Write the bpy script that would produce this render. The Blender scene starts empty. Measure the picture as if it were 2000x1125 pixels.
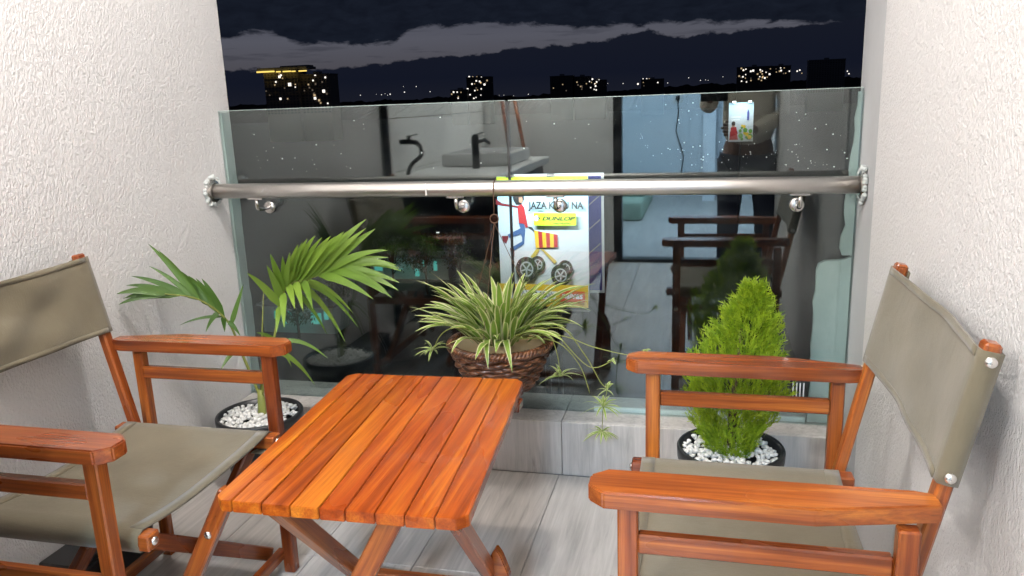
import bpy, bmesh, math, random
from mathutils import Vector, Matrix, Quaternion
random.seed(7)
scene = bpy.context.scene
COL = scene.collection
R = math.radians
V3 = Vector

# ------------------------------------------------------------------ camera
F = 1540.0
B = ((0.972009, 0.019742, -0.234114), (0.232204, -0.232485, 0.944474), (-0.035782, -0.9724, -0.230561))
CAM = V3((0, -2.5, 1.23))
cd = bpy.data.cameras.new('camera'); cam = bpy.data.objects.new('camera', cd); COL.objects.link(cam)
cd.sensor_width = 36; cd.lens = F / 2000 * 36; cd.clip_start = 0.01; cd.clip_end = 30000
m = Matrix.Identity(4)
for i in range(3):
    m[i][0] = B[i][0]; m[i][1] = -B[i][1]; m[i][2] = -B[i][2]; m[i][3] = CAM[i]
cam.matrix_world = m
scene.camera = cam

def ray(px, py):
    c = (px - 1000, py - 562.5, F)
    return V3([B[i][0]*c[0] + B[i][1]*c[1] + B[i][2]*c[2] for i in range(3)])
def proj(p):
    d = V3(p) - CAM; c = [sum(B[i][k]*d[i] for i in range(3)) for k in range(3)]
    return V3((1000 + F*c[0]/c[2], 562.5 + F*c[1]/c[2], 0))
def atY(px, py, y): r = ray(px, py); return CAM + r * ((y - CAM.y) / r.y)
def atZ(px, py, z): r = ray(px, py); return CAM + r * ((z - CAM.z) / r.z)
def atX(px, py, x): r = ray(px, py); return CAM + r * ((x - CAM.x) / r.x)

# ------------------------------------------------------------------ world: dusk sky with two cloud banks
w = bpy.data.worlds.new('World'); scene.world = w; w.use_nodes = True
nt = w.node_tree; nt.nodes.clear()
class NT:
    def __init__(s, t): s.t = t
    def n(s, typ, **kw):
        nd = s.t.nodes.new(typ)
        for k, v in kw.items(): setattr(nd, k, v)
        return nd
    def l(s, a, b): s.t.links.new(a, b)
    def math(s, op, a, b=None, c=None, clamp=False):
        nd = s.n('ShaderNodeMath', operation=op); nd.use_clamp = clamp
        for i, v in enumerate((a, b, c)):
            if v is None: continue
            if isinstance(v, (int, float)): nd.inputs[i].default_value = v
            else: s.l(v, nd.inputs[i])
        return nd.outputs[0]
    def mix(s, fac, a, b, typ='RGBA', blend='MIX'):
        nd = s.n('ShaderNodeMix', data_type=typ)
        if typ == 'RGBA': nd.blend_type = blend; ia, ib, o = nd.inputs[6], nd.inputs[7], nd.outputs[2]
        else: ia, ib, o = nd.inputs[2], nd.inputs[3], nd.outputs[0]
        for v, i in ((fac, nd.inputs[0]), (a, ia), (b, ib)):
            if isinstance(v, (int, float)): i.default_value = v
            elif isinstance(v, tuple): i.default_value = (*v, 1)
            else: s.l(v, i)
        return o
    def ramp(s, fac, stops, interp='LINEAR'):
        nd = s.n('ShaderNodeValToRGB'); cr = nd.color_ramp; cr.interpolation = interp
        while len(cr.elements) < len(stops): cr.elements.new(0.5)
        for e, (p, c) in zip(cr.elements, stops):
            e.position = p; e.color = (*c, 1) if isinstance(c, tuple) else (c, c, c, 1)
        s.l(fac, nd.inputs[0]); return nd.outputs[0]
    def noise(s, vec, scale, detail=4, rough=0.55, dist=0.0):
        nd = s.n('ShaderNodeTexNoise'); nd.inputs['Scale'].default_value = scale
        nd.inputs['Detail'].default_value = detail; nd.inputs['Roughness'].default_value = rough
        nd.inputs['Distortion'].default_value = dist
        if vec is not None: s.l(vec, nd.inputs['Vector'])
        return nd.outputs[0]
    def mapping(s, vec, scale=(1, 1, 1), loc=(0, 0, 0), rot=(0, 0, 0)):
        nd = s.n('ShaderNodeMapping'); s.l(vec, nd.inputs[0])
        nd.inputs['Scale'].default_value = scale; nd.inputs['Location'].default_value = loc; nd.inputs['Rotation'].default_value = rot
        return nd.outputs[0]
T = NT(nt)
tc = T.n('ShaderNodeTexCoord'); sep = T.n('ShaderNodeSeparateXYZ'); T.l(tc.outputs['Generated'], sep.inputs[0])
az = T.math('MULTIPLY', T.math('ARCTAN2', sep.outputs[0], sep.outputs[1]), 180/math.pi)
el = T.math('MULTIPLY', T.math('ARCSINE', sep.outputs[2]), 180/math.pi)
t01 = T.math('DIVIDE', T.math('ADD', az, 40), 60, clamp=True)
def edge(pts):
    nd = T.n('ShaderNodeFloatCurve'); c = nd.mapping.curves[0]
    pts = [((a+40)/60, e/10) for a, e in pts]
    pts = [(0, pts[0][1])] + pts + [(1, pts[-1][1])]
    while len(c.points) < len(pts): c.points.new(0.5, 0.5)
    for p, q in zip(c.points, pts): p.location = q; p.handle_type = 'AUTO_CLAMPED'
    nd.mapping.update(); T.l(t01, nd.inputs[1]); return T.math('MULTIPLY', nd.outputs[0], 10)
lowE = edge([(-32.7,2.67),(-26,2.57),(-23.3,2.77),(-20.45,2.99),(-18,3.19),(-15.8,3.22),(-13.3,3.5),(-11.2,3.6),(-8.7,3.71),(-6.2,3.94),(-4.8,4.3),(-3.4,4.24),(-2.4,3.86),(0.3,3.95),(3.9,4.07),(6.1,4.1),(8.3,4.22),(10,4.35)])
upE = edge([(-32.8,4.76),(-30.5,5.06),(-29.2,4.92),(-28.2,4.42),(-25.9,4.13),(-23.9,4.12),(-21.6,4.25),(-20.9,4.65),(-20,5.02),(-16.8,5.26),(-13.2,5.13),(-11.1,5.05),(-8,4.78),(-4.5,4.78),(-2.8,4.78),(1.3,4.65),(5.2,4.42),(8.3,4.18),(10,4.1)])
comb = T.n('ShaderNodeCombineXYZ'); T.l(az, comb.inputs[0]); T.l(el, comb.inputs[1])
n1 = T.noise(T.mapping(comb.outputs[0], (1.1, 1.9, 1)), 1.0, 7, 0.55)
n2 = T.noise(T.mapping(comb.outputs[0], (0.55, 1.5, 1), (13, 7, 0)), 1.0, 8, 0.62, 0.4)
n3 = T.noise(T.mapping(comb.outputs[0], (0.16, 1.6, 1), (3, 21, 0)), 1.0, 6, 0.6)
dl = T.math('SUBTRACT', T.math('ADD', lowE, T.math('MULTIPLY', T.math('SUBTRACT', n1, 0.5), 0.85)), el)
lowM = T.math('MULTIPLY_ADD', dl, 7, 0.5, clamp=True)
du = T.math('SUBTRACT', el, T.math('ADD', upE, T.math('MULTIPLY', T.math('SUBTRACT', n2, 0.5), 1.25)))
upM = T.math('MULTIPLY_ADD', du, 4, 0.5, clamp=True)
clear = T.ramp(T.math('DIVIDE', el, 8, clamp=True), [(0.25, (0.066, 0.062, 0.073)), (0.55, (0.090, 0.092, 0.116)), (1, (0.05, 0.055, 0.08))])
wis = T.math('MULTIPLY', T.math('MULTIPLY_ADD', n3, 6, -3.3, clamp=True), 0.6)
clear = T.mix(wis, clear, (0.022, 0.024, 0.036))
upc = T.ramp(n2, [(0.3, (0.0058, 0.0078, 0.0145)), (0.7, (0.010, 0.0135, 0.0235))])
loc_ = T.ramp(T.math('DIVIDE', el, 5, clamp=True), [(0.0, (0.0105, 0.012, 0.02)), (0.35, (0.0065, 0.0085, 0.018)), (1, (0.0085, 0.0105, 0.019))])
c = T.mix(upM, clear, upc); c = T.mix(lowM, c, loc_)
bg = T.n('ShaderNodeBackground'); T.l(c, bg.inputs[0]); bg.inputs[1].default_value = 1.0
wo = T.n('ShaderNodeOutputWorld'); T.l(bg.outputs[0], wo.inputs[0])

vs = scene.view_settings
vs.view_transform = 'Standard'; vs.look = 'None'; vs.exposure = 0.0; vs.gamma = 1.0; vs.use_curve_mapping = False
scene.render.engine = 'CYCLES'
scene.cycles.max_bounces = 8; scene.cycles.transparent_max_bounces = 16

# the place's own two lamps: the balcony's ceiling lamp and the cool lamp of the room behind (fixtures built further down)
LAMP = V3((-0.72, -0.98, 2.72)); ROOM_LAMP = V3((-0.1, -5.2, 2.78))
def area(name, loc, energy, size, col, target=None, shape='DISK', sy=None):
    ld = bpy.data.lights.new(name, 'AREA'); ld.energy = energy; ld.color = col; ld.shape = shape; ld.size = size
    if sy: ld.size_y = sy
    o = bpy.data.objects.new(name, ld); COL.objects.link(o); o.location = loc
    if target is not None: o.rotation_euler = (V3(target) - V3(loc)).to_track_quat('-Z', 'Y').to_euler()
    return o
pl = bpy.data.lights.new('balcony_light', 'POINT'); pl.energy = 80; pl.color = (1.0, 0.955, 0.91); pl.shadow_soft_size = 0.085
plo = bpy.data.objects.new('balcony_light', pl); COL.objects.link(plo); plo.location = LAMP
FILL_LAMP = V3((-1.05, -3.30, 2.02))
fill_pl = pl.copy(); fill_pl.energy = 95; fill_plo = bpy.data.objects.new('balcony_light', fill_pl); COL.objects.link(fill_plo); fill_plo.location = FILL_LAMP  # added out-of-view fill lamp, brightens the lower walls from behind the camera
area('room_light', ROOM_LAMP - V3((0, 0, 0.02)), 300, 0.5, (0.55, 0.77, 1.0))

# ------------------------------------------------------------------ materials
MAT = {}
def mat(name, col=(0.5, 0.5, 0.5), rough=0.5, metal=0.0, fn=None, coat=0.0, spec=0.5, emit=None, estr=1.0, sss=0.0):
    mt = bpy.data.materials.new(name); mt.use_nodes = True
    t = NT(mt.node_tree); bs = mt.node_tree.nodes['Principled BSDF']
    bs.inputs['Base Color'].default_value = (*col, 1); bs.inputs['Roughness'].default_value = rough
    bs.inputs['Metallic'].default_value = metal; bs.inputs['Coat Weight'].default_value = coat
    bs.inputs['Specular IOR Level'].default_value = spec
    if emit:
        bs.inputs['Emission Color'].default_value = (*emit, 1); bs.inputs['Emission Strength'].default_value = estr
        mt.cycles.emission_sampling = 'NONE'
    if fn: fn(t, bs)
    MAT[name] = mt; return mt
def bump(t, bs, h, strength, dist):
    b = t.n('ShaderNodeBump'); b.inputs['Strength'].default_value = strength; b.inputs['Distance'].default_value = dist
    t.l(h, b.inputs['Height']); t.l(b.outputs[0], bs.inputs['Normal'])
def objco(t, rnd=True, scale=(1, 1, 1)):
    co = t.n('ShaderNodeTexCoord').outputs['Object']
    if rnd:
        oi = t.n('ShaderNodeObjectInfo'); mu = t.math('MULTIPLY', oi.outputs['Random'], 37.0)
        cb = t.n('ShaderNodeCombineXYZ'); t.l(mu, cb.inputs[0]); t.l(mu, cb.inputs[1]); t.l(mu, cb.inputs[2])
        ad = t.n('ShaderNodeVectorMath', operation='ADD'); t.l(co, ad.inputs[0]); t.l(cb.outputs[0], ad.inputs[1]); co = ad.outputs[0]
    return t.mapping(co, scale)
def wood_fn(dark, mid, light, bri=0.25):
    def fn(t, bs):
        c1 = objco(t, True, (1.6, 44, 44)); c2 = objco(t, True, (6, 230, 230)); c3 = objco(t, True, (1.5, 5, 5))
        a = t.noise(c1, 1.0, 6, 0.65, 0.35); b_ = t.noise(c2, 1.0, 3, 0.6); d = t.noise(c3, 1.0, 3, 0.5)
        f = t.math('ADD', t.math('MULTIPLY', a, 0.6), t.math('MULTIPLY', d, 0.4))
        col = t.ramp(f, [(0.34, dark), (0.5, mid), (0.66, light)])
        col = t.mix(t.math('MULTIPLY_ADD', b_, 3.2, -1.35, clamp=True), col, t.mix(0.6, col, dark), blend='MIX')
        oi = t.n('ShaderNodeObjectInfo')
        v = t.math('MULTIPLY_ADD', oi.outputs['Random'], bri, 1 - bri/2)
        hs = t.n('ShaderNodeHueSaturation'); t.l(col, hs.inputs['Color']); t.l(v, hs.inputs['Value'])
        t.l(t.math('MULTIPLY_ADD', oi.outputs['Random'], 0.008, 0.497), hs.inputs['Hue'])
        t.l(hs.outputs[0], bs.inputs['Base Color'])
        t.l(t.math('MULTIPLY_ADD', d, 0.35, 0.10), bs.inputs['Roughness'])
        bump(t, bs, t.math('ADD', a, t.math('MULTIPLY', b_, 0.5)), 0.12, 0.002)
    return fn
mat('wood', rough=0.35, coat=0.25, fn=wood_fn((0.10, 0.018, 0.006), (0.27, 0.060, 0.012), (0.50, 0.155, 0.026), .4))
mat('wood_table', rough=0.32, coat=0.18, spec=.3, fn=wood_fn((0.16, 0.022, 0.004), (0.36, 0.066, 0.007), (0.56, 0.165, 0.014), 0.14))
def plaster_fn(t, bs):
    co = t.n('ShaderNodeTexCoord').outputs['Object']
    a = t.noise(t.mapping(co, (205, 205, 100)), 1.0, 3, 0.55, 0.4); b_ = t.noise(t.mapping(co, (330, 330, 200)), 1.0, 2, 0.5)
    l = t.noise(t.mapping(co, (1.3, 1.3, 1.3)), 1.0, 3, 0.5)
    t.l(t.mix(l, (0.70, 0.68, 0.675), (0.77, 0.75, 0.745)), bs.inputs['Base Color'])
    h = t.math('ADD', t.ramp(a, [(0.36, 0.0), (0.62, 1.0)]), t.math('MULTIPLY', b_, 0.35))
    bump(t, bs, h, 0.75, 0.0033)
mat('plaster', rough=0.8, fn=plaster_fn, spec=0.3)
def smooth_fn(c0, c1, s=3.0, bs_=0.25):
    def fn(t, bs):
        co = t.n('ShaderNodeTexCoord').outputs['Object']
        l = t.noise(t.mapping(co, (s, s, s*0.6)), 1.0, 6, 0.6)
        t.l(t.ramp(l, [(0.3, c0), (0.7, c1)]), bs.inputs['Base Color'])
        bump(t, bs, t.noise(t.mapping(co, (60, 60, 30)), 1.0, 4, 0.6), bs_, 0.003)
    return fn
mat('grey_paint', rough=0.7, fn=smooth_fn((0.42, 0.42, 0.43), (0.50, 0.50, 0.51)))
mat('pale_smear', rough=0.7, fn=smooth_fn((0.40, 0.44, 0.43), (0.58, 0.60, 0.59), 9.0, 0.5))
mat('white_paint', (0.8, 0.8, 0.79), 0.7, fn=smooth_fn((0.76, 0.76, 0.75), (0.82, 0.82, 0.81), 1.5, 0.05))
mat('room_paint', (0.72, 0.75, 0.78), 0.7)
mat('concrete', rough=0.85, fn=smooth_fn((0.20, 0.20, 0.20), (0.33, 0.33, 0.32), 8.0, 0.5))
def tile_fn(axis):
    def fn(t, bs):
        s1 = {'y': (28, 1.6, 28), 'z': (28, 28, 2.2)}[axis]; s2 = {'y': (95, 5, 95), 'z': (95, 95, 6)}[axis]
        a = t.noise(objco(t, True, s1), 1.0, 6, 0.65, 1.2); b_ = t.noise(objco(t, True, s2), 1.0, 4, 0.6)
        d = t.noise(objco(t, True, (4, 4, 4)), 1.0, 4, 0.5)
        f = t.math('ADD', t.math('MULTIPLY', a, 0.55), t.math('ADD', t.math('MULTIPLY', b_, 0.25), t.math('MULTIPLY', d, 0.2)))
        col = t.ramp(f, [(0.30, (0.25, 0.231, 0.215)), (0.44, (0.41, 0.38, 0.357)), (0.58, (0.53, 0.492, 0.463)), (0.7, (0.62, 0.58, 0.55))])
        dk = t.math('MULTIPLY_ADD', t.noise(objco(t, True, tuple(q*0.7 for q in s1)), 1.0, 5, 0.7, 2.0), 7, -4.25, clamp=True)
        col = t.mix(t.math('MULTIPLY', dk, 0.8), col, (0.22, 0.20, 0.185))
        t.l(col, bs.inputs['Base Color']); t.l(t.math('MULTIPLY_ADD', b_, 0.2, 0.3), bs.inputs['Roughness'])
        bump(t, bs, b_, 0.08, 0.001)
    return fn
mat('floor_tile', rough=0.4, fn=tile_fn('y')); mat('curb_tile', rough=0.4, fn=tile_fn('z'))
mat('grout', (0.30, 0.29, 0.28), 0.9)
def canvas_fn(t, bs):
    co = t.n('ShaderNodeTexCoord').outputs['Object']
    l = t.noise(t.mapping(co, (7, 7, 7)), 1.0, 4, 0.55)
    t.l(t.ramp(l, [(0.3, (0.122, 0.101, 0.064)), (0.7, (0.158, 0.133, 0.087))]), bs.inputs['Base Color'])
    w1 = t.noise(t.mapping(co, (900, 60, 900)), 1.0, 1); w2 = t.noise(t.mapping(co, (60, 900, 60)), 1.0, 1)
    h = t.math('ADD', t.math('MULTIPLY', t.math('ADD', w1, w2), 0.2), t.noise(t.mapping(co, (9, 9, 9)), 1.0, 3, 0.5, 0.6))
    bump(t, bs, h, 0.35, 0.006); bs.inputs['Sheen Weight'].default_value = 0.25
mat('canvas', rough=0.85, fn=canvas_fn, spec=0.25)
def steel_fn(t, bs):
    co = t.n('ShaderNodeTexCoord').outputs['Object']
    l = t.noise(t.mapping(co, (6, 40, 40)), 1.0, 5, 0.6)
    s = t.noise(t.mapping(co, (14, 22, 22)), 1.0, 5, 0.7, 0.5)
    sm = t.math('MULTIPLY_ADD', s, 9, -5.9, clamp=True)
    t.l(t.mix(sm, (0.60, 0.57, 0.54), (0.72, 0.71, 0.70)), bs.inputs['Base Color'])
    t.l(t.math('ADD', t.math('MULTIPLY_ADD', l, 0.22, 0.26), t.math('MULTIPLY', sm, 0.35)), bs.inputs['Roughness'])
    t.l(t.math('MULTIPLY_ADD', sm, -0.6, 1.0), bs.inputs['Metallic'])
mat('steel', rough=0.3, metal=1.0, fn=steel_fn)
mat('steel_plain', (0.66, 0.63, 0.60), 0.22, 1.0)
mat('bolt', (0.72, 0.70, 0.67), 0.25, 1.0)
mat('black_plastic', (0.014, 0.014, 0.015), 0.35)
mat('dark_metal', (0.018, 0.018, 0.02), 0.4, 0.6)
mat('white_plastic', (0.75, 0.75, 0.74), 0.4)
mat('wire', (0.12, 0.07, 0.045), 0.5, 0.5)
mat('soil', (0.035, 0.025, 0.018), 0.95)
def pebble_fn(t, bs):
    co = t.n('ShaderNodeTexCoord').outputs['Object']
    l = t.noise(t.mapping(co, (70, 70, 70)), 1.0, 2)
    t.l(t.ramp(l, [(0.3, (0.60, 0.57, 0.52)), (0.7, (0.82, 0.80, 0.77))]), bs.inputs['Base Color'])
mat('pebble', rough=0.6, fn=pebble_fn)
def leaf_mat(name, c0, c1, edge_=None, ew=0.3, rough=0.4, trans=0.25, ns=9):
    def fn(t, bs):
        oi = t.n('ShaderNodeObjectInfo'); co = t.n('ShaderNodeTexCoord')
        l = t.noise(t.mapping(co.outputs['Object'], (ns, ns, ns)), 1.0, 2)
        col = t.mix(t.math('MULTIPLY_ADD', oi.outputs['Random'], 0.7 if ns < 20 else 0.1, t.math('MULTIPLY_ADD', l, 0.3 if ns < 20 else 1.6, 0 if ns < 20 else -.4), clamp=True), c0, c1)
        sp = t.n('ShaderNodeSeparateXYZ'); t.l(co.outputs['UV'], sp.inputs[0])
        u = t.math('ABSOLUTE', t.math('SUBTRACT', sp.outputs[0], 0.5))
        if edge_:
            col = t.mix(t.math('MULTIPLY_ADD', t.math('SUBTRACT', u, ew), 14, 0.5, clamp=True), col, edge_)
        else:
            st = t.math('MULTIPLY_ADD', t.math('SINE', t.math('MULTIPLY', sp.outputs[0], 44)), 0.08, 0.92)
            hs = t.n('ShaderNodeHueSaturation'); t.l(col, hs.inputs['Color']); t.l(st, hs.inputs['Value']); col = hs.outputs[0]
        t.l(col, bs.inputs['Base Color'])
        tr = t.n('ShaderNodeBsdfTranslucent'); t.l(col, tr.inputs[0])
        mx = t.n('ShaderNodeMixShader'); mx.inputs[0].default_value = trans
        t.l(bs.outputs[0], mx.inputs[1]); t.l(tr.outputs[0], mx.inputs[2])
        out = [n for n in t.t.nodes if n.type == 'OUTPUT_MATERIAL'][0]; t.l(mx.outputs[0], out.inputs[0])
    return mat(name, rough=rough, fn=fn)
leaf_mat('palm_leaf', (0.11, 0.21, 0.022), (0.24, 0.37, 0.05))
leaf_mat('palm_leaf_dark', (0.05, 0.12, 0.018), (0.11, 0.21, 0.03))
leaf_mat('spider_leaf', (0.17, 0.30, 0.035), (0.32, 0.43, 0.08), (0.72, 0.70, 0.40), 0.33)
leaf_mat('conifer_leaf', (0.13, 0.27, 0.01), (0.62, 0.76, 0.045), trans=0.38, rough=0.5, ns=38)
leaf_mat('tree_leaf', (0.03, 0.07, 0.02), (0.06, 0.11, 0.03))
mat('palm_stem', (0.22, 0.24, 0.05), 0.5); mat('bark', (0.09, 0.06, 0.04), 0.9)
def wick_fn(t, bs):
    co = t.n('ShaderNodeTexCoord').outputs['Object']
    a = t.noise(t.mapping(co, (30, 30, 130)), 1.0, 4, 0.6)
    t.l(t.ramp(a, [(0.34, (0.022, 0.007, 0.003)), (0.5, (0.095, 0.030, 0.011)), (0.62, (0.20, 0.075, 0.03)), (0.72, (0.42, 0.24, 0.12))]), bs.inputs['Base Color'])
    bump(t, bs, a, 0.4, 0.003)
mat('wicker', rough=0.4, fn=wick_fn, coat=0.2)
mat('liner', (0.50, 0.36, 0.2), 0.8)
# glass: partly mirror, partly clear, by its fresnel
mt = bpy.data.materials.new('glass'); mt.use_nodes = True; g = NT(mt.node_tree); mt.node_tree.nodes.clear()
fr = g.n('ShaderNodeFresnel'); bf = g.n('ShaderNodeNewGeometry').outputs['Backfacing']; g.l(g.mix(bf, 1.82, 1/1.82, 'FLOAT'), fr.inputs[0])
gco = g.n('ShaderNodeTexCoord').outputs['Object']
tr = g.n('ShaderNodeBsdfTransparent'); tr.inputs[0].default_value = (0.86, 0.92, 0.91, 1)
gl = g.n('ShaderNodeBsdfGlossy'); gl.inputs['Roughness'].default_value = 0.0; gl.inputs['Color'].default_value = (0.95, 1.0, 1.0, 1)
mx = g.n('ShaderNodeMixShader'); g.l(fr.outputs[0], mx.inputs[0]); g.l(tr.outputs[0], mx.inputs[1]); g.l(gl.outputs[0], mx.inputs[2])
df = g.n('ShaderNodeBsdfDiffuse'); df.inputs[0].default_value = (0.6, 0.64, 0.63, 1)
dust = g.math('MULTIPLY_ADD', g.noise(g.mapping(gco, (5, 5, 9)), 1.0, 8, 0.72), 0.10, -0.045, clamp=True)
mx2 = g.n('ShaderNodeMixShader'); g.l(dust, mx2.inputs[0]); g.l(mx.outputs[0], mx2.inputs[1]); g.l(df.outputs[0], mx2.inputs[2])
go = g.n('ShaderNodeOutputMaterial'); g.l(mx2.outputs[0], go.inputs[0]); MAT['glass'] = mt
mat('glass_edge', (0.42, 0.52, 0.49), 0.25)

# ------------------------------------------------------------------ helpers
def M(x): return MAT[x] if isinstance(x, str) else x
def link(name, me, material=None, parent=None, smooth=False):
    o = bpy.data.objects.new(name, me); COL.objects.link(o)
    if material: me.materials.append(M(material))
    if parent: o.parent = parent
    if smooth: me.polygons.foreach_set('use_smooth', [True]*len(me.polygons))
    return o
def tag(o, label=None, cat=None, group=None, kind=None):
    if label: o['label'] = label
    if cat: o['category'] = cat
    if group: o['group'] = group
    if kind: o['kind'] = kind
    return o
def empty(name, loc=(0, 0, 0), rz=0.0):
    o = bpy.data.objects.new(name, None); COL.objects.link(o); o.location = loc; o.rotation_euler.z = rz; o.empty_display_size = 0.05; return o
def pydata(name, vs_, fs, material=None, parent=None, smooth=False):
    me = bpy.data.meshes.new(name); me.from_pydata([tuple(v) for v in vs_], [], fs); me.update()
    return link(name, me, material, parent, smooth)
def frombm(name, bm, material=None, parent=None, smooth=False):
    me = bpy.data.meshes.new(name); bmesh.ops.recalc_face_normals(bm, faces=bm.faces); bm.to_mesh(me); bm.free()
    return link(name, me, material, parent, smooth)
def box_mesh(sx, sy, sz, bev=0.0, seg=1):
    bm = bmesh.new(); bmesh.ops.create_cube(bm, size=1.0); bmesh.ops.scale(bm, vec=(sx, sy, sz), verts=bm.verts)
    if bev > 0: bmesh.ops.bevel(bm, geom=bm.edges[:], offset=bev, segments=seg, affect='EDGES', profile=0.6)
    return bm
def box(name, lo, hi, material, parent=None, bev=0.0, seg=1):
    lo, hi = V3(lo), V3(hi); s = hi - lo
    o = frombm(name, box_mesh(s.x, s.y, s.z, bev, seg), material, parent); o.location = (lo + hi)/2; return o
def beam(name, p0, p1, w_, h_, material, parent=None, up=(0, 0, 1), bev=0.003):
    """bar from p0 to p1; w_ sideways, h_ along up; local X is its length"""
    p0, p1 = V3(p0), V3(p1); x = (p1-p0); L = x.length; x.normalize()
    z = V3(up); z = (z - x*z.dot(x))
    if z.length < 1e-4: z = V3((1, 0, 0)); z = z - x*z.dot(x)
    z.normalize(); y = z.cross(x)
    o = frombm(name, box_mesh(L, w_, h_, bev), material, parent)
    mm = Matrix.Identity(4)
    for i in range(3): mm[i][0], mm[i][1], mm[i][2], mm[i][3] = x[i], y[i], z[i], (p0[i]+p1[i])/2
    o.matrix_basis = mm; return o
def prism_bm(poly, z0, z1, bev=0.0):
    bm = bmesh.new(); lo = [bm.verts.new((x, y, z0)) for x, y in poly]; hi = [bm.verts.new((x, y, z1)) for x, y in poly]
    n = len(poly); bm.faces.new(lo[::-1]); bm.faces.new(hi)
    for i in range(n): bm.faces.new((lo[i], lo[(i+1) % n], hi[(i+1) % n], hi[i]))
    if bev: bmesh.ops.bevel(bm, geom=bm.edges[:], offset=bev, segments=2, affect='EDGES')
    return bm
def tube_geo(pts, rad, n=8, closed=False, caps=True):
    pts = [V3(p) for p in pts]; k = len(pts); rad = rad if isinstance(rad, (list, tuple)) else [rad]*k
    vs_, fs = [], []; prev = None
    for i, p in enumerate(pts):
        if closed: d = pts[(i+1) % k] - pts[i-1]
        else: d = pts[min(i+1, k-1)] - pts[max(i-1, 0)]
        d.normalize()
        if prev is None:
            a = V3((0, 0, 1)) if abs(d.z) < 0.9 else V3((1, 0, 0)); u = (a - d*a.dot(d)).normalized()
        else: u = (prev - d*prev.dot(d)).normalized()
        prev = u; v = d.cross(u)
        for j in range(n):
            a = 2*math.pi*j/n; vs_.append(p + (u*math.cos(a) + v*math.sin(a))*rad[i])
    for i in range(k if closed else k-1):
        for j in range(n):
            a, b = i*n + j, i*n + (j+1) % n; c_, d_ = ((i+1) % k)*n + (j+1) % n, ((i+1) % k)*n + j
            fs.append((a, b, c_, d_))
    if caps and not closed: fs.append(tuple(range(n))[::-1]); fs.append(tuple((k-1)*n + j for j in range(n)))
    return vs_, fs
def tube(name, pts, rad, material, parent=None, n=8, closed=False):
    return pydata(name, *tube_geo(pts, rad, n, closed), material, parent, True)
def lathe(name, prof, material, parent=None, n=40, loc=(0, 0, 0)):
    vs_, fs = [], []
    for r, z in prof:
        for j in range(n): a = 2*math.pi*j/n; vs_.append((r*math.cos(a), r*math.sin(a), z))
    for i in range(len(prof)-1):
        for j in range(n): fs.append((i*n+j, i*n+(j+1) % n, (i+1)*n+(j+1) % n, (i+1)*n+j))
    o = pydata(name, vs_, fs, material, parent, True); o.location = loc; return o
def merge(parts):
    vs_, fs = [], []
    for v, f in parts: k = len(vs_); vs_ += list(v); fs += [tuple(i+k for i in q) for q in f]
    return vs_, fs
def bez(a, b, c_, t): return a*(1-t)**2 + b*2*t*(1-t) + c_*t*t
def blade_geo(p0, p1, p2, wid, segs=9, prof=lambda t: math.sin(math.pi*min(1, t*0.86+0.14))**0.7, fold=0.25, side=None, twist=0.0):
    """a leaf blade along a bezier: three verts across, folded at the midrib"""
    vs_, fs, uv = [], [], []
    for i in range(segs+1):
        t = i/segs; p = bez(p0, p1, p2, t); d = (bez(p0, p1, p2, min(1, t+.02)) - bez(p0, p1, p2, max(0, t-.02))).normalized()
        s = (side if side is not None else d.cross(V3((0, 0, 1))))
        s = s - d*s.dot(d)
        s = s.normalized() if s.length > 1e-4 else V3((1, 0, 0))
        if twist: s = Quaternion(d, twist*t) @ s
        nrm = s.cross(d).normalized(); w2 = wid*0.5*max(0.03, prof(t))
        vs_ += [p - s*w2 + nrm*w2*fold, p, p + s*w2 + nrm*w2*fold]; uv += [(0, t), (.5, t), (1, t)]
    for i in range(segs):
        a = i*3; fs += [(a, a+1, a+4, a+3), (a+1, a+2, a+5, a+4)]
    return vs_, fs, uv
def blade(name, geo, material, parent):
    vs_, fs, uv = geo; o = pydata(name, vs_, fs, material, parent, True); me = o.data
    ul = me.uv_layers.new(name='UVMap')
    for lp in me.loops: ul.data[lp.index].uv = uv[lp.vertex_index]
    return o
def blades(name, geos, material, parent):
    vs_, fs, uv = [], [], []
    for v, f, u in geos: k = len(vs_); vs_ += v; fs += [tuple(i+k for i in q) for q in f]; uv += u
    return blade(name, (vs_, fs, uv), material, parent)

# ------------------------------------------------------------------ ground and far city
XL, XR, YB = -1.65, 0.44, -3.456
GZ = -38.0
mat('ground_dark', (0.022, 0.025, 0.026), 0.95)
gr = pydata('ground', [(-14000, 3, GZ), (14000, 3, GZ), (14000, 16000, GZ), (-14000, 16000, GZ)], [(0, 1, 2, 3)], 'ground_dark'); tag(gr, kind='structure')
mat('ridge_dark', (0.006, 0.006, 0.007), 1.0)
rv, rf_ = [], []; rr = random.Random(3); N = 420
tops = [(-60, 230), (420, 208), (700, 199), (880, 191), (1000, 189), (1130, 182), (1250, 174), (1400, 165), (1560, 158), (1700, 152), (2100, 140)]
def lerp(tab, x):
    for (a, b), (c_, d) in zip(tab, tab[1:]):
        if a <= x <= c_: return b + (d-b)*(x-a)/(c_-a)
    return tab[0][1] if x < tab[0][0] else tab[-1][1]
hgt = 0
for i in range(N+1):
    px = -60 + 2160*i/N; hgt = 0.75*hgt + rr.uniform(-1.5, 1.5)
    p = atY(px, lerp(tops, px) - hgt - abs(rr.gauss(0, 1.2)), 2600)
    rv += [(p.x, 2600 - 250, GZ), (p.x, 2600, p.z), (p.x*1.15, 3000, GZ)]
for i in range(N):
    a = i*3; rf_ += [(a, a+3, a+4, a+1), (a+1, a+4, a+5, a+2)]
tag(pydata('hills', rv, rf_, 'ridge_dark'), kind='structure')

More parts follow.
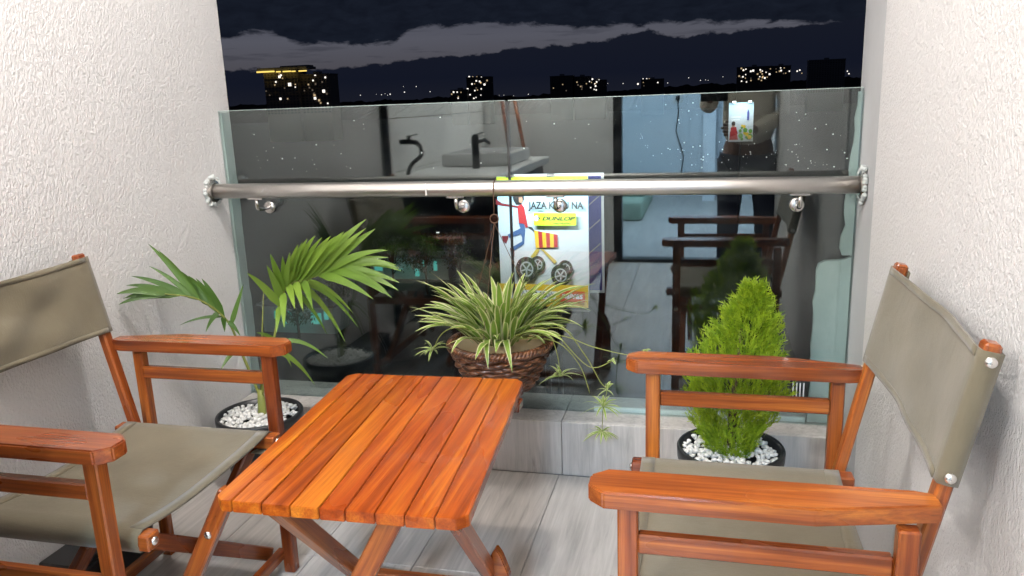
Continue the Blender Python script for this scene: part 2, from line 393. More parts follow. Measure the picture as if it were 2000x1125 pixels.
mat('tower_wall', (0.075, 0.068, 0.062), 0.8); mat('tower_dark', (0.26, 0.26, 0.28), 0.8)
mat('win_unlit', (0.12, 0.12, 0.125), 0.4)
mat('win_white', (0.8, 0.8, 0.8), 0.5, emit=(1, 0.94, 0.85), estr=1.6)
mat('win_warm', (0.8, 0.7, 0.5), 0.5, emit=(1, 0.74, 0.42), estr=0.55)
mat('win_dim', (0.5, 0.4, 0.3), 0.5, emit=(1, 0.8, 0.6), estr=0.12)
mat('crown_yellow', (0.8, 0.6, 0.2), 0.5, emit=(1, 0.72, 0.16), estr=1.3)
mat('lamp_white', (0.9, 0.9, 0.9), 0.5, emit=(1, 0.96, 0.9), estr=1.3)
mat('facade_brown', (0.3, 0.26, 0.23), 0.8)  # plain brownish facade colour, no emission
mat('facade_dim', (0.10, 0.10, 0.105), 0.8)
def building(label, blocks, dist, lit, fl, seed, facade='facade_brown', roofbits=(), litsize=(2.0, 2.0), cell=4.4):
    """blocks: (px0, px1, pytop, setback); lit: pixels of lit windows, or a count per block"""
    rb = random.Random(seed); c0 = atY((blocks[0][0]+blocks[-1][1])/2, 200, dist); root = empty('apartment_block', (c0.x, dist, GZ))
    tag(root, label, 'building')
    sc = dist/F*1.02
    for bi, (x0, x1, yt, sb) in enumerate(blocks):
        a = atY(x0, yt, dist); b = atY(x1, yt, dist); top = (a.z+b.z)/2
        o = box('wall', (a.x-c0.x, sb, 0), (b.x-c0.x, sb+24, top-GZ), facade, root)
        box('roof', (a.x-c0.x-.6, sb-.6, top-GZ), (b.x-c0.x+.6, sb+24.6, top-GZ+1.2), 'tower_dark', root)
        box('lift_room', ((a.x+b.x)/2-c0.x-4, sb+6, top-GZ+1.2), ((a.x+b.x)/2-c0.x+4, sb+14, top-GZ+4.2), 'tower_dark', root)
        nx = max(2, int((b.x-a.x)/cell)); cw = (b.x-a.x)/nx; nz = int((top-GZ)/fl)
        uv_, uf = [], []
        for i in range(nx):
            for k in range(int(36/fl), nz):
                xx = a.x - c0.x + (i+.22)*cw; zz = (k+.25)*fl
                n0 = len(uv_); uv_ += [(xx, sb-.12, zz), (xx+cw*.56, sb-.12, zz), (xx+cw*.56, sb-.12, zz+fl*.55), (xx, sb-.12, zz+fl*.55)]; uf.append((n0, n0+1, n0+2, n0+3))
        tag(pydata('unlit_windows', uv_, uf, 'win_unlit', root), kind='stuff')
        for k in range(2, nz, 3):
            box('balcony_slab', (a.x-c0.x+.3, sb-.9, k*fl-.2), (b.x-c0.x-.3, sb, k*fl+.1), facade, root)
    for (px, py, kind, s) in lit:
        p = atY(px, py, dist); xx = p.x-c0.x; zz = p.z-GZ; sb = 0
        for (x0, x1, yt, sb_) in blocks:
            if x0 <= px <= x1: sb = sb_
        hw, hh = litsize[0]*s*.36, litsize[1]*s*.36
        box('window', (xx-hw, sb-.5, zz-hh), (xx+hw, sb-.2, zz+hh), {'w': 'win_white', 'y': 'win_warm', 'd': 'win_dim'}[kind], root)
    return root, c0
# yellow-crowned tower on the left
rb = random.Random(5)
lit = [(566,165,'w',2.6),(546,150,'w',1.9),(549,147,'w',1.3),(546,144,'d',1.6),(539,160,'w',1.2),(537,166,'y',1.0),(548,193,'w',1.7),(562,193,'y',1.0),(577,165,'y',1.0),(577,170,'w',.9),(598,165,'y',1.2),(552,153,'y',1.0),
       (611,146,'w',1.4),(607,157,'w',1.2),(631,151,'w',1.3),(628,178,'w',2.3),(610,186,'y',1.8),(611,192,'w',2.0),(619,196,'y',1.7),(609,183,'d',1.6),(634,183,'d',1.4),(622,201,'y',1.3),(606,176,'d',1.2),(600,171,'d',1.2),(636,202,'w',1.1),(612,164,'d',1.3),(625,160,'d',1.2),(590,177,'d',1.0),(556,172,'d',1.0),(520,178,'d',1.0),(527,186,'d',1.0)]
root, c0 = building('tall apartment tower with glowing yellow crown, leftmost on the skyline', [(514, 580, 141, 0), (580, 638, 146, 6)], 900, lit, 3.3, 1)
for (a, b, y, th) in ((502, 536, 141, 3.1), (540, 548, 140, 2.6), (553, 568, 139.5, 2.6), (570, 577, 139, 2.4), (584, 599, 138.5, 2.6)):
    p, q = atY(a, y, 895), atY(b, y, 895)
    box('crown_light', (p.x-c0.x, -6.5, p.z-GZ-.9), (q.x-c0.x, -4.5, p.z-GZ-.9+th*.55), 'crown_yellow', root, .2)
p, q = atY(505, 134, 900), atY(602, 134, 900); box('crown_slab', (p.x-c0.x, -4.4, p.z-GZ-3), (q.x-c0.x, 20, p.z-GZ), 'tower_dark', root)
p, q = atY(545, 129, 900), atY(600, 129, 900); box('crown_slab', (p.x-c0.x, 2, p.z-GZ-4), (q.x-c0.x, 16, p.z-GZ), 'tower_dark', root)
def rnd_lit(x0, x1, y0, y1, n, seed):
    r_ = random.Random(seed); return [(r_.uniform(x0, x1), r_.uniform(y0, y1), r_.choice('wwyyd'), r_.uniform(1.0, 1.9)) for _ in range(n)]
building('stepped dark apartment block with scattered lit windows, right of the yellow-crowned tower', [(880, 912, 176, 0), (908, 954, 151, 8)], 1400,
         [(914,150,'w',2),(921,150,'y',1.4),(929,150,'y',1.4),(938,150,'w',1.3),(886,180,'w',1.9),(893,180,'w',1.5),(911,174,'w',2),(944,165,'w',2.2),(937,161,'y',1.5)] + rnd_lit(912, 952, 155, 192, 15, 11) + rnd_lit(882, 910, 178, 194, 4, 12), 3.4, 2, 'facade_dim')
building('long low dark block with few lit windows, above the glass joint', [(1074, 1118, 149, 0), (1120, 1150, 150, 6), (1150, 1182, 157, 2)], 1500,
         [(1081,172,'y',1.2),(1099,165,'y',1.2),(1106,177,'d',1.3)] + rnd_lit(1124, 1180, 153, 176, 16, 21) + [(1165,160,'w',1.7),(1163,168,'w',1.8)], 3.4, 3, 'facade_dim')
building('small flat dark block with a row of lamps on its roof line, mid skyline', [(1252, 1296, 155, 0)], 1700,
         [(1256,154,'w',1.3),(1263,154,'w',1.5),(1268,154,'y',1.4),(1246,164,'w',2.2)] + rnd_lit(1256, 1294, 160, 168, 3, 31), 3.4, 4, 'facade_dim')
building('wide apartment block with many lit windows, below the right end of the cloud gap', [(1440, 1508, 131, 0), (1508, 1546, 129, 8)], 1500,
         rnd_lit(1442, 1506, 133, 160, 26, 41) + rnd_lit(1512, 1544, 132, 152, 9, 42) + [(1471,138,'w',2.1),(1503,145,'w',2.0),(1452,137,'w',1.7),(1451,150,'w',1.6)], 3.4, 5, 'facade_dim')
building('black unlit tower block, rightmost on the skyline', [(1580, 1652, 117, 0)], 1600, [(1655,139,'w',1.2),(1658,144,'w',1.4),(1557,139,'w',1.6),(1562,137,'w',1.5),(1566,143,'y',1.2)], 3.4, 6, 'tower_dark')

# scattered lamps of the far streets: nobody could count them
rl = random.Random(17); parts = []
spots = [(704,186),(735,184),(745,185),(752,183),(757,186),(762,184),(788,169),(790,180),(813,169),(840,179),(975,186),(984,186),(1003,187),(1032,184),(1217,163),(1187,163),(1304,162),(1345,152),(1368,157),(1378,156),(1383,157),(1412,150),(1598,167)]
spots += [(rl.uniform(490, 720), rl.uniform(218, 335)) for _ in range(30)] + [(rl.uniform(820, 1180), rl.uniform(202, 330)) for _ in range(16)]
spots += [(rl.uniform(1240, 1660), rl.gauss(300, 18)) for _ in range(70)] + [(rl.uniform(1240, 1660), rl.uniform(190, 330)) for _ in range(30)]
def ico(c, r):
    t = (1+5**.5)/2
    vv = [(-1,t,0),(1,t,0),(-1,-t,0),(1,-t,0),(0,-1,t),(0,1,t),(0,-1,-t),(0,1,-t),(t,0,-1),(t,0,1),(-t,0,-1),(-t,0,1)]
    ff = [(0,11,5),(0,5,1),(0,1,7),(0,7,10),(0,10,11),(1,5,9),(5,11,4),(11,10,2),(10,7,6),(7,1,8),(3,9,4),(3,4,2),(3,2,6),(3,6,8),(3,8,9),(4,9,5),(2,4,11),(6,2,10),(8,6,7),(9,8,1)]
    return [V3(c) + V3(v)*(r/1.9) for v in vv], ff
for (px, py) in spots:
    hor = 197 - .0368*(px-1000)
    if py > hor + 14:
        p = atZ(px, py, GZ+5)
        if (p-CAM).length > 2400: p = atY(px, py, 2300)
    else: p = atY(px, py, 2200)
    parts.append(ico(p, (p-CAM).length*rl.choice((.00028, .00035, .00042, .00055, .0008))))
tag(pydata('street_lights', *merge(parts), 'lamp_white'), 'tiny white lamps scattered over the dark city below', 'city lights', kind='stuff')

# ------------------------------------------------------------------ trees and the teal-lit garden far below
def tree_parts(seed, h, rad):
    rt = random.Random(seed); stems = []
    stems.append(tube_geo([(0, 0, 0), (rt.uniform(-.2, .2), rt.uniform(-.2, .2), h*.35), (rt.uniform(-.4, .4), rt.uniform(-.4, .4), h*.8)], [.28, .2, .06], 8))
    geos = []
    for k in range(13):
        a = rt.uniform(0, 6.28); z = h*rt.uniform(.42, .98); rr_ = rad*(1-.55*(z/h-.4))*rt.uniform(.25, .95)
        tip = V3((math.cos(a)*rr_, math.sin(a)*rr_, z)); stems.append(tube_geo([(0, 0, h*rt.uniform(.25, .5)), tip*.6 + V3((0, 0, z*.3)), tip], [.12, .07, .02], 5))
        for _ in range(95):
            p = tip + V3((rt.gauss(0, 1), rt.gauss(0, 1), rt.gauss(0, .7)))*rad*.24
            d = V3((rt.gauss(0, 1), rt.gauss(0, 1), rt.gauss(0, 1) - .3)).normalized()*rt.uniform(.3, .6)
            geos.append(blade_geo(p, p+d*.5, p+d+V3((0, 0, -.1)), .3, 2))
    return stems, geos
def tree(px, py, seed, h, rad, label):
    p = atZ(px, py, GZ); root = empty('leafy_tree', p); st, ge = tree_parts(seed, h, rad)
    pydata('trunk', *merge(st), 'bark', root, True); blades('crown', ge, 'tree_leaf', root)
    tag(root, label, 'tree', 'trees in the garden below')
tree(585, 660, 1, 8, 3.2, 'dark tree silhouetted against the teal light behind the palm fronds')
tree(650, 640, 2, 9, 3.4, 'dark tree far below, right of the teal light behind the palm')
tree(835, 575, 3, 13, 4.0, 'tall dark tree in front of the teal lights, left of the hanging basket')
tree(770, 560, 4, 11, 3.6, 'dark tree far below, between the two teal-lit walls')
tree(900, 560, 5, 12, 3.6, 'dark tree far below, behind the left side of the hanging basket')
mat('teal_glow', (0.3, 0.6, 0.55), 0.6, emit=(0.10, 0.62, 0.55), estr=0.6)
mat('teal_wall', (0.45, 0.55, 0.53), 0.7)
def teal_house(px, py, wd, label, wins):
    p = atZ(px, py, GZ); r_ = empty('garden_pavilion', p)
    box('wall', (-wd/2, 0, 0), (wd/2, 6, 5), 'teal_wall', r_); box('roof', (-wd/2-.6, -.8, 5), (wd/2+.6, 6.6, 5.4), 'tower_dark', r_)
    for (u, z, a, b) in wins: box('lit_window', (u-a/2, -.16, z-b/2), (u+a/2, -.02, z+b/2), 'teal_glow', r_, .02)
    tag(r_, label, 'pavilion')
    ld = bpy.data.lights.new('teal_flood', 'POINT'); ld.energy = 130; ld.color = (.12, .85, .72); ld.shadow_soft_size = .4
    o = bpy.data.objects.new('teal_flood', ld); COL.objects.link(o); o.location = p + V3((0, -4.5, 3.2))
teal_house(585, 650, 14, 'teal floodlit pavilion seen through the glass behind the palm', [(-4, 3.2, 1.2, 1.6), (-1.4, 3.4, .9, 1.2), (3.6, 2.8, 2.0, 2.0), (5.6, 3.4, .8, 1.5)])
teal_house(800, 545, 19, 'teal floodlit pavilion seen through the glass left of the hanging basket', [(-7.5, 3.0, 2.0, 2.2), (4, 3.6, 1.0, 1.8), (2, 1.6, 1.0, 1.8), (6.5, 3.2, .8, 2.2), (-4.4, 3.7, .7, .9)])
# white street lamp
p = atZ(868, 500, GZ); sl = empty('street_lamp', p); hgt = atY(865, 455, p.y).z - GZ
tube('pole', [(0, 0, 0), (0, 0, hgt*.6), (0, 0, hgt)], [.12, .09, .06], 'dark_metal', sl)
beam('arm', (0, 0, hgt), (-1.2, -.3, hgt+.15), .1, .08, 'dark_metal', sl)
box('lamp_head', (-1.75, -.6, hgt), (-.95, 0, hgt+.3), 'lamp_white', sl, .08)
tag(sl, 'bright white street lamp shining above the teal-lit garden', 'street lamp')

# ------------------------------------------------------------------ billboards
mat('pr_sky', rough=0.6, fn=lambda t, bs: t.l(t.ramp(t.math('DIVIDE', (lambda s: (t.l(t.n('ShaderNodeTexCoord').outputs['Object'], s.inputs[0]), s.outputs[2])[1])(t.n('ShaderNodeSeparateXYZ')), 13.0, clamp=True), [(0.1, (.50, .51, .53)), (0.5, (.58, .60, .64)), (0.8, (.46, .62, .74)), (1, (.30, .58, .76))]), bs.inputs['Base Color']))
for n_, c_ in dict(pr_lime=(.52, .72, .02), pr_black=(.012, .012, .014), pr_red=(.42, .02, .025), pr_darkred=(.18, .012, .02), pr_jean=(.05, .11, .27), pr_skin=(.45, .24, .16), pr_white=(.8, .8, .8), pr_yellow=(.75, .46, .03), pr_orange=(.70, .10, .03), pr_gold=(.50, .36, .07), pr_tyre=(.018, .018, .02), pr_rim=(.36, .37, .38), pr_navy=(.03, .04, .28), pr_green=(.12, .3, .05), pr_grey=(.35, .35, .36)).items():
    mat(n_, c_, 0.6)
def text_bm(name, s, size_w, size_h, material, parent, loc, shear=0.0, bold=0.0):
    cu = bpy.data.curves.new(name, 'FONT'); cu.body = s; cu.size = 1; cu.shear = shear; cu.offset = bold
    to = bpy.data.objects.new('tmp', cu); COL.objects.link(to); dg = bpy.context.evaluated_depsgraph_get(); dg.update()
    me = bpy.data.meshes.new_from_object(to.evaluated_get(dg)); bpy.data.objects.remove(to)
    xs = [v.co.x for v in me.vertices]; ys = [v.co.y for v in me.vertices]; x0, y0 = min(xs), min(ys)
    sx = size_w/(max(xs)-x0); sy = size_h/(max(ys)-y0)
    for v in me.vertices: v.co = ((v.co.x-x0)*sx, 0, (v.co.y-y0)*sy)
    o = link(name, me, None, parent); me.materials.clear(); me.materials.append(M(material)); o.location = loc; return o
def board(root, W, H, art):
    """art items in board fractions (u right, v up)"""
    lay = [0.0]
    def L(): lay[0] -= .012; return -.16 + lay[0]
    for it in art:
        k = it[0]
        if k == 'poly': pydata(it[1], [(u*W, L0, v*H) for L0 in (L(),) for u, v in it[3]], [tuple(range(len(it[3])))], it[2], root)
        if k == 'disc':
            _, nm, mt_, u, v, r = it; y = L(); pydata(nm, [(u*W + r*W*math.cos(a*.2618), y, v*H + r*W*1.12*math.sin(a*.2618)) for a in range(24)], [tuple(range(24))], mt_, root)
        if k == 'text': _, nm, s, mt_, u, v, w_, h_, sh, bo = it; text_bm(nm, s, w_*W, h_*H, mt_, root, (u*W, L(), v*H), sh, bo)
def rect(u0, v0, u1, v1, r=0): return [(u0, v0), (u1, v0), (u1, v1), (u0, v1)]
def zc(pts): return [((x-135)/730, 1-(y-80)/985) for x, y in pts]
def zd(nm, mt_, x, y, r): (u, v), = zc([(x, y)]); return ('disc', nm, mt_, u, v, r/730)
YBB = 80.0
tl = atY(968, 345, YBB); br = atY(1156, 596, YBB); W, H = 9.9, tl.z - br.z
bb = empty('billboard', (tl.x + .15, YBB, br.z), R(-2))
box('panel', (0, -.15, 0), (W, .15, H), 'pr_sky', bb)
bb.children[0].data.transform(Matrix.Translation((0, 0, H/2))); bb.children[0].location.z -= H/2
stripes = []
for i in range(6):
    a, b = i/6, (i+1)/6; stripes.append(('poly', 'cart_stripe', 'pr_red' if i % 2 else 'pr_yellow', zc([(432+190*a, 485+30*a), (432+190*b, 485+30*b), (440+180*b, 618-8*b), (440+180*a, 618-8*a)])))
wheels = []
for (x, y, r) in ((455, 745, 62), (680, 770, 60), (365, 780, 90), (645, 820, 80)):
    wheels += [zd('tyre_print', 'pr_tyre', x, y, r), zd('rim_print', 'pr_rim', x, y, r*.62), zd('rim_print', 'pr_tyre', x, y, r*.5)]
    for a in range(5):
        an = a*1.2566+.3; c_, s_ = math.cos(an), math.sin(an)
        wheels.append(('poly', 'spoke_print', 'pr_rim', zc([(x - s_*r*.07, y + c_*r*.07), (x + c_*r*.55 - s_*r*.07, y + s_*r*.55 + c_*r*.07), (x + c_*r*.55 + s_*r*.07, y + s_*r*.55 - c_*r*.07), (x + s_*r*.07, y - c_*r*.07)][::-1])))
art = [('poly', 'ground_print', 'pr_grey', zc([(310, 880), (470, 835), (560, 832), (480, 842), (400, 886)])), ('poly', 'ground_print', 'pr_grey', zc([(560, 890), (640, 905), (730, 912), (640, 915)])),
       ('poly', 'top_strip', 'pr_lime', rect(0, .965, 1, 1)),
       ('poly', 'scarf_print', 'pr_darkred', zc([(120, 245), (170, 278), (300, 300), (300, 315), (180, 300), (122, 290)])),
       ('poly', 'boot_print', 'pr_darkred', zc([(160, 530), (215, 530), (212, 555), (195, 590), (170, 570)])),
       ('poly', 'boot_print', 'pr_darkred', zc([(225, 625), (262, 615), (260, 690), (240, 690)])),
       ('poly', 'jeans_print', 'pr_jean', zc([(305, 430), (318, 470), (210, 520), (225, 545), (320, 515), (330, 540), (330, 570), (245, 615), (262, 640), (345, 590), (357, 480), (350, 430)])),
       ('poly', 'hair_print', 'pr_black', zc([(262, 225), (300, 195), (350, 200), (356, 250), (330, 290), (290, 290), (270, 260)])),
       ('poly', 'face_print', 'pr_skin', zc([(312, 235), (340, 232), (346, 258), (335, 280), (315, 270)])),
       ('poly', 'jacket_print', 'pr_red', zc([(300, 300), (335, 285), (355, 310), (382, 460), (362, 466), (350, 435), (308, 430)])),
       ('poly', 'cart_frame_print', 'pr_gold', zc([(392, 690), (445, 625), (475, 630), (425, 700)])), ('poly', 'cart_frame_print', 'pr_gold', zc([(478, 625), (505, 630), (610, 720), (590, 740)])),
       ('poly', 'cart_handle_print', 'pr_black', zc([(385, 455), (415, 460), (435, 490), (428, 495), (410, 472), (385, 464)]))] + stripes + wheels + [
       ('text', 'headline', 'JAZA KAPU NA', 'pr_black', .36, .742, .60, .072, 0, .03),
       ('poly', 'logo_panel', 'pr_lime', zc([(440, 437), (445, 442), (773, 440), (778, 435), (778, 352), (773, 347), (445, 347), (440, 352)])),
       zd('logo_mark', 'pr_white', 462, 387, 20), ('poly', 'logo_mark', 'pr_black', zc([(472, 370), (496, 387), (472, 403), (480, 387)])),
       ('text', 'logo_text', 'DUNLOP', 'pr_black', .51, .672, .36, .030, .35, .03), ('text', 'logo_text', 'TAKE THE ROAD', 'pr_black', .63, .645, .19, .012, .2, .01),
       ('poly', 'bottom_strip', 'pr_yellow', rect(0, 0, 1, .175)),
       ('poly', 'price_panel', 'pr_white', zc([(180, 1010), (380, 1010), (385, 940), (180, 930)])), ('poly', 'price_panel', 'pr_white', zc([(415, 1010), (600, 1005), (615, 945), (412, 940)])),
       ('text', 'price_text', '0/=', 'pr_black', .21, .062, .12, .055, 0, .02), ('text', 'price_text', '3,500/=', 'pr_black', .405, .062, .235, .055, 0, .02),
       ('poly', 'shop_panel', 'pr_orange', zc([(636, 1015), (642, 1020), (834, 1022), (840, 1015), (840, 945), (834, 938), (642, 936), (636, 942)])),
       ('text', 'shop_text', 'naivas', 'pr_white', .715, .068, .225, .052, 0, .03), ('poly', 'shop_mark', 'pr_darkred', zc([(745, 955), (758, 985), (800, 935), (758, 972)])),
       ('text', 'shop_text', 'SHOPPING VOUCHER', 'pr_darkred', .70, .022, .26, .016, 0, .01)]
board(bb, W, H, art)
tube('post', [(W/2, .6, GZ-br.z), (W/2, .6, H*.5)], .35, 'dark_metal', bb, 12)
beam('catwalk', (-.2, -1.2, -.3), (W+.2, -1.2, -.3), .8, .12, 'dark_metal', bb)
for u in (.2, .64):
    beam('lamp_arm', (u*W, 0, H), (u*W, -1.8, H+.25), .1, .1, 'dark_metal', bb); box('lamp_head', (u*W-.4, -2.2, H+.1), (u*W+.4, -1.7, H+.4), 'dark_metal', bb, .05)
tag(bb, 'tall lit advertising billboard reading JAZA KAPU NA, seen through the glass behind the basket', 'billboard')
cb = bb.matrix_basis @ V3((W/2, 0, H*.45))
area('billboard_floods', bb.matrix_basis @ V3((W/2, -7.5, H+1.0)), 4200, 8, (.95, .98, 1.0), cb, 'RECTANGLE', 1.0)
# navy back-to-back board behind it
p = atY(1178, 338, 83); q = atY(1178, 574, 83)
b2 = empty('billboard', (p.x - 10.6, 83, q.z), R(3)); W2, H2 = 10.6, p.z - q.z
box('panel', (0, 0, 0), (W2, .3, H2), 'pr_navy', b2)
for (a, b) in (((W2-.28, -.06, 0), (W2, 0, H2)), ((0, -.06, 0), (W2-.28, 0, .28)), ((0, -.06, H2-.28), (W2-.28, 0, H2))): box('white_edge', a, b, 'pr_white', b2)
tube('post', [(W2/2, 1.0, GZ-q.z), (W2/2, 1.0, H2*.5)], .3, 'dark_metal', b2, 12)
for k in range(3): beam('brace', (W2-3, -.08, H2*(.25+.2*k)), (W2-.4, -.08, H2*(.42+.2*k)), .05, .12, 'pr_grey', b2)
area('billboard_floods', (p.x + 3, 75, p.z + 1.5), 1100, 2, (.95, .98, 1.0), (p.x - .5, 83, (p.z+q.z)/2), 'RECTANGLE', 1.0)
tag(b2, 'navy blue panel with white edging just behind the lit billboard', 'billboard')
# small lit billboard in the distance on the right
D3 = 250.0; p = atY(1424, 201, D3); q = atY(1470, 276, D3); W3, H3 = q.x-p.x, p.z-q.z
b3 = empty('billboard', (p.x, D3, q.z))
box('panel', (0, -.15, 0), (W3, .15, H3), 'pr_sky', b3); b3.children[0].data.transform(Matrix.Translation((0, 0, H3/2))); b3.children[0].location.z -= H3/2
r3 = random.Random(8); art3 = [('poly', 'print_band', 'pr_white', rect(.1, .62, .5, .65)), ('poly', 'print_band', 'pr_white', rect(.1, .55, .45, .575))]
art3 += [('disc', 'figure_print', 'pr_darkred', .22, .22, .16), ('disc', 'figure_print', 'pr_skin', .2, .42, .07), ('disc', 'figure_print', 'pr_black', .2, .47, .08), ('poly', 'figure_print', 'pr_red', [(.05, .05), (.4, .05), (.32, .38), (.1, .38)])]
for k in range(16): art3.append(('disc', 'plant_print', 'pr_green' if k % 3 else 'pr_yellow', r3.uniform(.45, .92), r3.uniform(.06, .42), r3.uniform(.04, .09)))
art3.append(('poly', 'bottle_print', 'pr_navy', [(.74, .55), (.82, .55), (.82, .75), (.79, .82), (.77, .82), (.74, .75)]))
board(b3, W3, H3, art3)
tube('post', [(W3/2, .6, GZ-q.z), (W3/2, .6, H3*.5)], .35, 'dark_metal', b3, 12)
for u in (.2, .83):
    beam('lamp_arm', (u*W3, 0, H3), (u*W3, -1.6, H3+.2), .12, .12, 'dark_metal', b3); box('lamp_head', (u*W3-.5, -2.0, H3-.1), (u*W3+.5, -1.3, H3+.5), 'lamp_white', b3, .1)
tag(b3, 'small distant lit billboard with two lamps on top, right part of the glass', 'billboard')
area('billboard_floods', (p.x+W3/2, D3-7, p.z+1.5), 2400, 7, (.9, .97, 1.0), (p.x+W3/2, D3, (p.z+q.z)/2), 'RECTANGLE', 1.0)

# ------------------------------------------------------------------ balcony shell
CZ = 2.88
fl = box('floor', (XL-.1, YB-.1, -.12), (XR+.1, .16, -.006), 'grout'); tag(fl, kind='structure')
tw, tlh = (XR-XL)/7, 0.6
tme = None
for i in range(7):
    for j in range(6):
        y1 = -.1 - j*tlh; y0 = max(y1 - tlh, YB)
        if y1 - y0 < .05: continue
        full = (y1-y0) > tlh-.01
        o = box('tile', (XL+i*tw+.001, y0+.001, -.02), (XL+(i+1)*tw-.001, y1-.001, random.uniform(-.0004, .0004)), 'floor_tile', None, .0012)
        o.parent = fl; o.matrix_parent_inverse = Matrix.Translation(-fl.location)
# tiled curb under the glass
CT = .191
cu = box('curb', (XL, -.088, -.05), (XR, .16, CT-.012), 'grout'); tag(cu, 'low grey wood-look tiled curb carrying the glass panels', 'curb')
xs = [XL+.002]
while xs[-1] < XR-.32: xs.append(xs[-1] + .301)
xs.append(XR-.002)
for a, b in zip(xs, xs[1:]):
    for lo, hi, mt_ in (((a+.001, -.1, .001), (b-.001, -.086, CT-.0005), 'curb_tile'), ((a+.001, -.0855, CT-.013), (b-.001, .15, CT), 'curb_tile')):
        o = box('tile', lo, hi, mt_, None, .0015); o.parent = cu; o.matrix_parent_inverse = Matrix.Translation(-cu.location)
def wall(name, lo, hi, m_, label):
    return tag(box(name, lo, hi, m_), label, 'wall')
wall('wall_left', (XL-.2, -1.42, -.1), (XL, .066, CZ), 'plaster', 'white rough plastered side wall behind the left chair and palm')
wr = wall('wall_right', (XR, YB, -.1), (XR+.2, -.233, CZ), 'plaster', 'white rough plastered side wall behind the right chair')
ws = box('plain_strip', (XR+.004, -.2325, -.1), (XR+.2, .072, CZ), 'grey_paint'); ws.parent = wr; ws.matrix_parent_inverse = Matrix.Translation(-wr.location); ws['label'] = 'smooth grey end strip of the right wall'
# utility side of the left wall: white tiles with joints, seen mirrored in the glass
wt = wall('wall_left', (XL-.2, YB, -.1), (XL-.012, -1.425, CZ), 'grout', 'white tiled stretch of the left wall by the sink, mirrored in the glass')
for k in range(9):
    for j in range(3):
        y1 = -1.44 - j*.67; y0 = max(YB, y1-.67)
        o = box('tile', (XL-.014, y0+.002, k*.29+.002), (XL, y1-.002, k*.29+.288), 'white_paint', None, .002); o.parent = wt; o.matrix_parent_inverse = Matrix.Translation(-wt.location)
box_ = box('drain_pipe', (XL, -1.475, 0), (XL+.035, -1.43, CZ), 'dark_metal', None, .012, 2); tag(box_, 'dark vertical pipe at the end of the plastered left wall, mirrored in the glass', 'pipe')
DX0, DX1, DH = -.66, XR-.02, 2.12
wb = wall('wall_back', (XL-.2, YB-.12, -.1), (DX0, YB, CZ), 'white_paint', 'plain white back wall beside the sliding door, mirrored in the glass')
box('lintel', (DX0, YB-.12, DH), (XR+.2, YB, CZ), 'white_paint').parent = wb; wb.children[0].matrix_parent_inverse = Matrix.Translation(-wb.location)
ce = box('ceiling', (XL-.2, YB-.12, CZ), (XR+.2, .1, CZ+.2), 'white_paint'); tag(ce, kind='structure')
# outer edge of the slab below the balcony
tag(box('slab_edge', (XL-.2, -.4, -.45), (XR+.2, .2, -.125), 'concrete'), kind='structure')
# sliding door frame
df_ = empty('door_frame', (DX0, YB, 0)); tag(df_, 'black aluminium sliding door frame mirrored in the glass', 'door frame')
box('jamb', (0, -.1, 0), (.06, .012, DH), 'dark_metal', df_, .004); box('jamb', (DX1-DX0-.05, -.1, 0), (DX1-DX0+.018, .012, DH), 'dark_metal', df_, .004)
box('head', (.06, -.1, DH-.06), (DX1-DX0-.05, .012, DH), 'dark_metal', df_, .004); box('sill', (.06, -.1, 0), (DX1-DX0-.05, .012, .025), 'dark_metal', df_, .004)
# room behind
RY = -7.6
tag(box('room_floor', (-2.2, RY, -.12), (1.6, YB-.1, -.002), 'floor_tile'), kind='structure')
tag(box('room_ceiling', (-2.2, RY, CZ), (1.6, YB-.121, CZ+.2), 'room_paint'), kind='structure')
wall('room_wall', (-2.2, RY-.15, -.1), (1.6, RY, CZ), 'room_paint', 'pale blue lit far wall of the room behind, with a socket')
wall('room_wall', (-2.35, RY, -.1), (-2.2, YB-.12, CZ), 'room_paint', 'left side wall of the lit room behind')
wall('room_wall', (1.6, RY, -.1), (1.75, YB-.12, CZ), 'room_paint', 'right side wall of the lit room behind')
wall('room_wall', (.642, YB-.12, -.1), (1.6, YB-.02, CZ), 'room_paint', 'short wall of the room right of the door opening')
wall('room_wall', (-.02, RY+.02, 0), (.12, RY+.55, CZ), 'room_paint', 'projecting pier on the far wall of the room')
q = CAM.copy(); 
so = empty('wall_socket', (-.33, RY+.001, 1.2)); tag(so, 'white wall socket with hanging cable in the room behind', 'socket')
box('plate', (-.06, 0, -.06), (.06, .012, .06), 'white_plastic', so, .004); box('plug', (-.025, .012, -.03), (.025, .05, .02), 'black_plastic', so, .006)
tube('cable', [(0, .04, -.02), (.01, .045, -.2), (-.02, .04, -.4), (.03, .04, -.55), (.08, .04, -.7), (.05, .05, -.9), (.02, .06, -1.15)], .006, 'dark_metal', so, 6)
bd = empty('floor_mattress', (-1.05, -6.4, 0)); tag(bd, 'low mattress with pale green cover on the room floor, mirrored in the glass', 'mattress')
mat('green_cover', (.32, .42, .33), .85)
box('mattress', (-.55, -.95, 0), (.45, .9, .2), 'green_cover', bd, .05, 3); box('folded_blanket', (-.5, -.2, .2), (.44, .5, .25), 'green_cover', bd, .02, 2)
mt = mat('diffuser_warm', (.9, .9, .9), .5, emit=(1, .94, .86), estr=5.0); mt.node_tree.nodes.clear(); g = NT(mt.node_tree)
em = g.n('ShaderNodeEmission'); em.inputs[0].default_value = (1, .94, .86, 1); em.inputs[1].default_value = 5; tp_ = g.n('ShaderNodeBsdfTransparent'); ad = g.n('ShaderNodeAddShader')
g.l(em.outputs[0], ad.inputs[0]); g.l(tp_.outputs[0], ad.inputs[1]); go = g.n('ShaderNodeOutputMaterial'); g.l(ad.outputs[0], go.inputs[0]); mt.cycles.emission_sampling = 'NONE'
